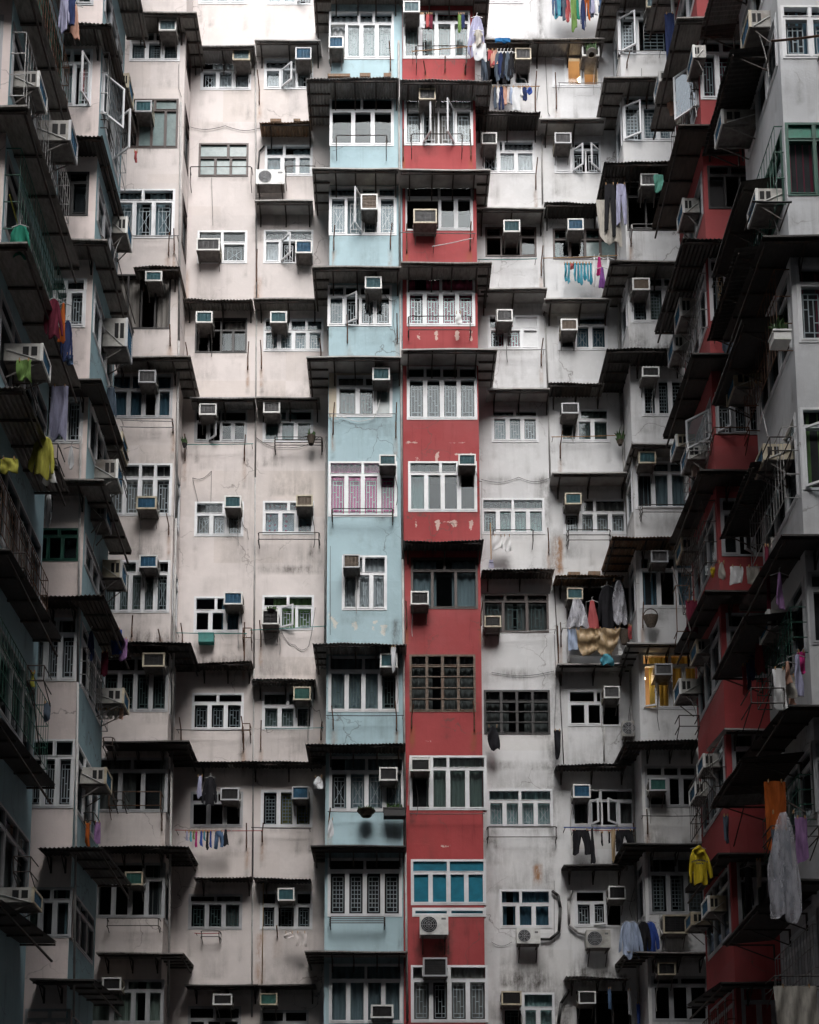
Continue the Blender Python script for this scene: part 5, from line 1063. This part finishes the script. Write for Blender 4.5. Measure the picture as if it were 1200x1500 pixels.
# pink block lower
for i, (x, w_, c, L) in enumerate(((271, 6, 'lilac', 12), (277, 5, 'cyan', 14), (282, 4, 'lime', 10), (285, 5, 'magenta', 22), (292, 6, 'royal', 20), (297, 5, 'cyan', 12), (301, 6, 'black', 26), (306, 5, 'royal', 22))): G('sock', x, 1218, x+w_, 1219+L, 30.55, c, '%s sock on the red rod, %s from left' % ({'cyan': 'sky blue', 'royal': 'dark blue'}.get(c, c), ORD[i]), 'clothing', D_, .01)
G('pants', 313, 1218, 328, 1242, 30.55, 'denim', 'dark blue-grey shorts on the red rod', 'clothing', None, .03); G('dress', 326, 1215, 335, 1238, 30.55, 'black', 'black cloth at the end of the red rod laundry', 'clothing')
G('sock', 288, 1137, 298, 1168, 30.5, 'lilac', 'pale narrow cloth in the dark pink-block window', 'clothing', None, .01); G('shirt', 296, 1138, 320, 1180, 30.6, 'black', 'black jacket hanging beside the pale narrow cloth', 'clothing')
G('bag', 416, 1366, 431, 1375, 30.6, 'pink', 'pink pouch below the lower pink-block window', 'pouch', None, .02, 'pouch'); G('towel', 433, 1366, 450, 1386, 30.6, 'pink', 'pink towel beside the pink pouch', 'towel')
mb = MB(); f_ = B['pink'].fr; a, zt = f_.uz(291, 928, .2); c_, zb = f_.uz(313, 941, .2); mb.box(f_, a, c_, .06, .24, zb, zt, 'rod_green'); mb.box(f_, a-.01, c_+.01, .05, .25, zt-.03, zt+.005, 'rod_green'); tag(mb.build('planter'), 'small dark teal box hanging on the green rod', 'box')
PLANT('pink', 388, 888, 408, 899, 'yellow-green plant on the black air conditioner of the green-curtained window', 60, 'f_black', .34, .3, .9); PLANT('white', 857, 64, 876, 80, 'green potted plant on the air conditioner beside the lit window', 40, 'pot', .5, .2, .5)
PLANT('pink', 448, 631, 464, 651, 'dark potted plant on the grey railing beside the blue column', 40, 'wicker', .3, .55, .6)
PLANT('RN', 1130, 470, 1157, 503, 'spiky green plant in a white trough on the grey bay', 70, 'ac_bezel', .35, .42, 1.2, True)
PLANT('blue', 520, 1180, 553, 1196, 'shallow tray of dry plants on the blue column sill', 50, 'wicker', .32, .5, .8); PLANT('blue', 562, 1176, 594, 1197, 'black planter box with dry plants beside the shallow tray', 50, 'f_black', .32, .55, .7, True)
PLANT('white', 902, 632, 915, 652, 'straggly plant at the corner of the white bay', 50, 'wicker', .3, .3, 1.0); PLANT('pink', 266, 640, 275, 655, 'dark bushy plant at the end of the green rod', 40, 'f_black', .25, .3, 1.0)
G('drape', 573, 948, 580, 985, 29.55, 'grey', 'folded grey umbrella hung before the blue column air conditioner', 'umbrella', None, .02, 'umbrella'); G('bag', 480, 1200, 489, 1226, 29.7, 'grey', 'small clear bag hanging on the blue column sill', 'plastic bag', None, .02)
G('bag', 459, 1138, 474, 1156, 29.6, 'grey', 'pale grey bag hanging under the black awning left of the blue column', 'plastic bag')
# left wing laundry
G('shirt', 85, -15, 102, 45, 22.4, 'lilac', 'pale shirt on the top left rod', 'clothing'); G('towel', 100, -5, 110, 35, 22.4, 'navy', 'navy towel beside the pale shirt on the top left rod', 'towel'); G('dress', 103, 8, 117, 54, 22.6, 'peach', 'pale pink dress on the top left rod', 'clothing')
G('shirt', 12, 330, 46, 376, 20.0, 'green', 'green jersey hanging at the left edge', 'clothing', None, .03); G('shirt', 63, 438, 92, 495, 21.4, 'maroon', 'maroon hooded top on the left wing', 'clothing', None, .03); G('dress', 86, 445, 98, 500, 21.7, 'orange', 'orange cloth beside the maroon top', 'clothing'); G('shirt', 88, 470, 108, 528, 22.2, 'navy', 'navy garment below the maroon top', 'clothing'); G('towel', 97, 520, 107, 533, 22.2, 'denim', 'blue cloth end below the navy garment', 'clothing')
G('towel', 24, 528, 46, 556, 20.2, 'lime', 'green cloth hanging before an air conditioner on the left wing', 'clothing', None, .03); G('towel', 74, 566, 99, 642, 22.6, 'lilac', 'long white towel hanging before the rose bay window', 'towel', None, .03); G('shirt', 44, 640, 84, 698, 21.2, 'lemon', 'bright yellow tee shirt on the left wing', 'clothing', None, .03); G('dress', 62, 680, 84, 708, 21.4, 'white', 'white pleated cloth below the yellow tee shirt', 'clothing', None, .03); G('towel', 0, 672, 26, 692, 20.0, 'lemon', 'yellow cloth at the left edge', 'clothing')
G('dress', 148, 566, 157, 604, 26.0, 'red', 'red cloth on the blue side of the rose bay', 'clothing'); G('shirt', 152, 566, 172, 612, 26.1, 'slate', 'dark jacket beside the red cloth', 'clothing'); G('towel', 163, 922, 178, 958, 26.0, 'royal', 'royal blue towel on the left wing', 'towel'); G('towel', 175, 936, 187, 966, 26.1, 'violet', 'violet towel beside the royal blue towel', 'towel'); G('towel', 148, 955, 158, 990, 25.6, 'maroon', 'maroon cloth left of the royal blue towel', 'clothing'); G('sock', 123, 1206, 134, 1240, 25.0, 'orange', 'orange sock-like cloth on the lower left rod', 'clothing')
for i in range(5): G('towel', 143+i*8, 1040, 149+i*8, 1053, 26.2, ['pink', 'pink', 'sand', 'sand', 'peach'][i], '%s rag, %s of five on the small left-wing rack' % (['pink', 'pink', 'cream', 'cream', 'peach'][i], ORD[i]), 'rag', 'rags on the small rack', .01, 'rag')
# right wing laundry
G('towel', 975, 20, 989, 96, 25.6, 'navy', 'navy cloth hanging under the top right awning', 'clothing'); G('towel', 984, -10, 989, 70, 25.7, 'white', 'narrow white cloth beside the navy cloth', 'clothing')
G('drape', 978, 150, 999, 168, 25.8, 'peach', 'peach shirt hanging over the open window frame on the right wing', 'clothing'); G('towel', 988, 165, 1000, 180, 25.6, 'sand', 'beige towel below the peach shirt', 'towel')
G('towel', 1056, 474, 1080, 518, 24.0, 'slate', 'dark grey cloth on the red sill beside the lettered window', 'clothing', None, .015)
for i, x in enumerate((1052, 1070, 1094)): G('bag' if i == 0 else 'towel', x, 824 if i == 0 else 830, x+(11 if i == 0 else 19), 848 if i == 0 else 855, 24.0, ['sand', 'white', 'sand'][i], ['pale bundled rag on the red sill', 'white towel on the red sill', 'cream towel on the red sill'][i], 'towel', None, .015, 'towel')
G('drape', 1041, 832, 1048, 845, 24.6, 'yellow', 'small yellow rag beside the red sill', 'rag', None, .02, 'rag'); G('towel', 1005, 880, 1022, 925, 25.5, 'maroon', 'maroon towel on the right-wing rack', 'towel'); G('towel', 1122, 800, 1128, 892, 21.4, 'maroon', 'dusky purple cloth hanging beside the grey bay', 'clothing'); G('dress', 1136, 840, 1150, 890, 20.6, 'violet', 'lilac towel before the grey bay window', 'towel')
G('dress', 1104, 915, 1120, 985, 22.0, 'red', 'red top hanging on the right wing', 'clothing'); G('towel', 1088, 975, 1094, 1020, 22.6, 'red', 'narrow red cloth before the red wall', 'clothing'); G('towel', 1094, 970, 1101, 1010, 22.6, 'denim', 'narrow blue cloth before the red wall', 'clothing')
for i, (x, y0, x1, y1, c) in enumerate(((1133, 980, 1152, 1040, 'white'), (1148, 970, 1160, 1000, 'peach'), (1150, 990, 1166, 1022, 'sand'), (1160, 960, 1178, 1018, 'lilac'), (1168, 955, 1180, 986, 'magenta'), (1154, 1000, 1166, 1034, 'peach'))): G('dress' if i % 2 else 'sheet', x, y0, x1, y1, 20.0+.1*i, c, ['large white cloth', 'peach cloth', 'cream cloth', 'pale lilac shirt', 'deep magenta cloth', 'rust-peach cloth'][i]+' in the laundry by the nearest grey bay', 'clothing', D_, .03)
G('towel', 1121, 1145, 1153, 1240, 20.6, 'orange', 'orange curtain cloth hanging at the dark right edge', 'cloth', None, .03, 'cloth'); G('bag', 1126, 1190, 1176, 1348, 19.6, 'plastic', 'large clear garment bag hanging at the right edge', 'garment bag', None, .05, 'garment_bag'); G('towel', 1166, 1198, 1184, 1262, 19.7, 'violet', 'purple cloth beside the clear garment bag', 'clothing'); G('towel', 1133, 1215, 1160, 1330, 19.75, 'slate', 'dark coat inside the clear garment bag', 'clothing')
G('sheet', 1136, 1445, 1200, 1540, 19.8, 'sand', 'cream sheet draped at the bottom right corner', 'bed sheet', None, .06); G('towel', 1069, 1345, 1080, 1363, 24.0, 'yellow', 'small yellow cloth below the red wall', 'clothing') if False else None
for (x, y, w_, L, Y, c, k_, lb) in ((150, 395, 9, 40, 26.0, 'slate', 'towel', 'dark grey towel under a dark awning of the left wing'), (196, 222, 6, 14, 26.3, 'red', 'sock', 'small red rag on the left wing beside the brown window'), (66, 720, 10, 50, 23.0, 'grey', 'shirt', 'grey garment below the white pleated cloth'), (128, 925, 10, 42, 24.8, 'navy', 'shirt', 'navy garment left of the maroon cloth on the left wing'),
    (44, 985, 8, 20, 21.6, 'lemon', 'sock', 'small yellow rag on the dark left rack'), (138, 1205, 9, 30, 25.2, 'violet', 'towel', 'purple rag beside the orange sock-like cloth'), (100, 655, 8, 30, 23.6, 'white', 'shirt', 'pale shirt hanging before the rose bay sill'), (64, 1030, 10, 26, 22.0, 'slate', 'towel', 'dark cloth on the nearest left bay rack'),
    (1000, 300, 8, 30, 25.4, 'orange', 'sock', 'orange rag beside the green-topped air conditioner on the right wing'), (1012, 672, 9, 24, 25.2, 'sand', 'towel', 'beige rag under the right-wing air conditioners'), (1106, 560, 10, 30, 22.2, 'plastic', 'towel', 'clear plastic strip on the rack by the nearest grey bay'), (1098, 935, 7, 60, 22.4, 'navy', 'towel', 'navy strip beside the red top'),
    (1060, 1195, 8, 40, 24.0, 'slate', 'towel', 'dark strip hanging on the lower red wall'), (1090, 1270, 14, 66, 23.6, 'black', 'shirt', 'black coat hanging beside the orange curtain cloth'), (1108, 1260, 8, 40, 23.2, 'sand', 'towel', 'beige cloth beside the black coat at the dark right edge'), (1012, 1280, 8, 18, 25.6, 'black', 'towel', 'black rag below the yellow hooded top')):
    G(k_, x, y, x+w_, y+L, Y, c, lb, 'clothing', None, .02)
# hoodie
h = G('shirt', 1006, 1241, 1042, 1295, 24.2, 'yellow', 'bright yellow hooded top on a hanger on the right wing', 'hoodie', None, .03, 'hooded_top', True, 0, .06)
f_ = front(24.2); a, zt = f_.uz(1015, 1240); c_, zb = f_.uz(1032, 1252); hd = cloth_mb(f_, a, c_, zb, zt, .03, 'bag', 'cl_yellow', .02, .1); hd.build('hood', h, True)
lt = MB(); uc = (a+c_)/2; zc = PY(1024, 1262, 24.2).z
for row, (n_, rad, sz) in enumerate(((11, .34, .035), (5, .30, .032))):
    for i in range(n_):
        t = (i-(n_-1)/2)*(.105 if row == 0 else .11); u = uc+rad*math.sin(t)*.9; z = zc-row*.065+rad*(math.cos(t)-1)*.8
        lt.box(f_, u-.011, u-.004, .062, .068, z-sz/2, z+sz/2, 'cl_navy'); lt.box(f_, u-.004, u+.010, .062, .068, z+sz*(.28 if i % 2 else -.05), z+sz*.5, 'cl_navy')
        if i % 3: lt.box(f_, u+.004, u+.011, .062, .068, z-sz/2, z+sz*.2, 'cl_navy')
lt.build('lettering', h)
# gold lettering on the dark blind of the red bay
fnt = []
for x, y0, chars in ((1054.5, 407, 'FUSMEXXAOA'), (1062.5, 408, 'NOHDERXIN')):
    cu = bpy.data.curves.new('lettering', 'FONT'); cu.body = '\n'.join(chars); cu.align_x = 'CENTER'; cu.size = .16; cu.space_line = .82; cu.extrude = .002
    o = bpy.data.objects.new('tmp_letters', cu); COL.objects.link(o); bpy.context.view_layer.update()
    me = bpy.data.meshes.new_from_object(o.evaluated_get(bpy.context.evaluated_depsgraph_get())); COL.objects.unlink(o); bpy.data.objects.remove(o)
    p = PY(x, y0, 24.52); me.materials.clear(); me.materials.append(M['cl_gold'])
    fnt.append((me, p))
win = [c for c in B['RM'].root.children if c.name.startswith('window')]
tgt = min(win, key=lambda c: abs(sum(v.co.z for v in c.data.vertices)/len(c.data.vertices)-fnt[0][1].z+.6) + (0 if abs(sum(v.co.y for v in c.data.vertices)/len(c.data.vertices)) < .3 else 50))
for me, p in fnt:
    o = bpy.data.objects.new('lettering', me); COL.objects.link(o); o.parent = tgt
    o.location = (p.x-B['RM'].root.location.x, 24.515-B['RM'].root.location.y, p.z-.1); o.rotation_euler = (math.pi/2, 0, 0)

# ------------------------------------------------------------------ labels of the air conditioners
PHR = dict(blue='the pale blue column', red='the red column', pinkA='the pink stack beside the corner bay', pinkB='the pink stack beside the blue column', whiteA='the white stack beside the red column',
           whiteB='the white stack beside the white bay', LB='the pink corner bay', RB='the white corner bay', LM="the rose bay's blue side", RM='the red right-wing bay', LN='the nearest left bay', RN='the nearest grey bay')
bykey = {}
for r in ACS: bykey.setdefault(r[1], []).append(r)
for k, lst in bykey.items():
    lst.sort(key=lambda r: -r[2])
    for i, r in enumerate(lst): r[0]['label'] = '%s-grilled air conditioner, %s from the top on %s' % (r[3], ORD[i], PHR[k])

# ------------------------------------------------------------------ courtyard and light
mb = MB(); f_ = front(0); mb.quad([(-300, -300, 0), (300, -300, 0), (300, 300, 0), (-300, 300, 0)], 'asphalt'); g_ = mb.build('ground'); g_['kind'] = 'structure'
mb = MB()
for q in ((-10.5, -5, -10.5, 20.3), (11.5, -5, 11.5, 20.5), (-10.5, -5, 11.5, -5)):
    mb.quad([(q[0], q[1], 0), (q[2], q[3], 0), (q[2], q[3], CW_H), (q[0], q[1], CW_H)], 'dark_concrete')
o = mb.build('wall'); o['kind'] = 'structure'  # unseen walls added around the court, placed and sized to darken lower floors
w = bpy.data.worlds.new('World'); SC.world = w; w.use_nodes = True; n = w.node_tree; n.nodes.clear()
sky = n.nodes.new('ShaderNodeTexSky'); sky.sky_type = 'NISHITA'; sky.sun_disc = False; sky.sun_elevation = math.radians(SUN_EL); sky.sun_rotation = math.radians(180+SUN_AZ); sky.dust_density = 4; sky.ozone_density = 1
hs = n.nodes.new('ShaderNodeHueSaturation'); hs.inputs['Saturation'].default_value = .25
bg = n.nodes.new('ShaderNodeBackground'); bg.inputs[1].default_value = SKY
ow = n.nodes.new('ShaderNodeOutputWorld'); n.links.new(sky.outputs[0], hs.inputs['Color']); n.links.new(hs.outputs[0], bg.inputs[0]); n.links.new(bg.outputs[0], ow.inputs[0])
sd = bpy.data.lights.new('sun', 'SUN'); sd.energy = SUN; sd.angle = math.radians(75); sd.color = (1, .985, .97)
so = bpy.data.objects.new('sun', sd); COL.objects.link(so); so.rotation_euler = (math.radians(90-SUN_EL), 0, math.radians(-SUN_AZ)); so.location = (0, 0, 60)
vs = SC.view_settings; vs.view_transform = 'Standard'; vs.look = 'None'; vs.exposure = EXPO; vs.gamma = 1; vs.use_curve_mapping = False
SC.cycles.max_bounces = 8; SC.cycles.diffuse_bounces = 5; SC.cycles.transparent_max_bounces = 12
SC.cycles.use_denoising = True
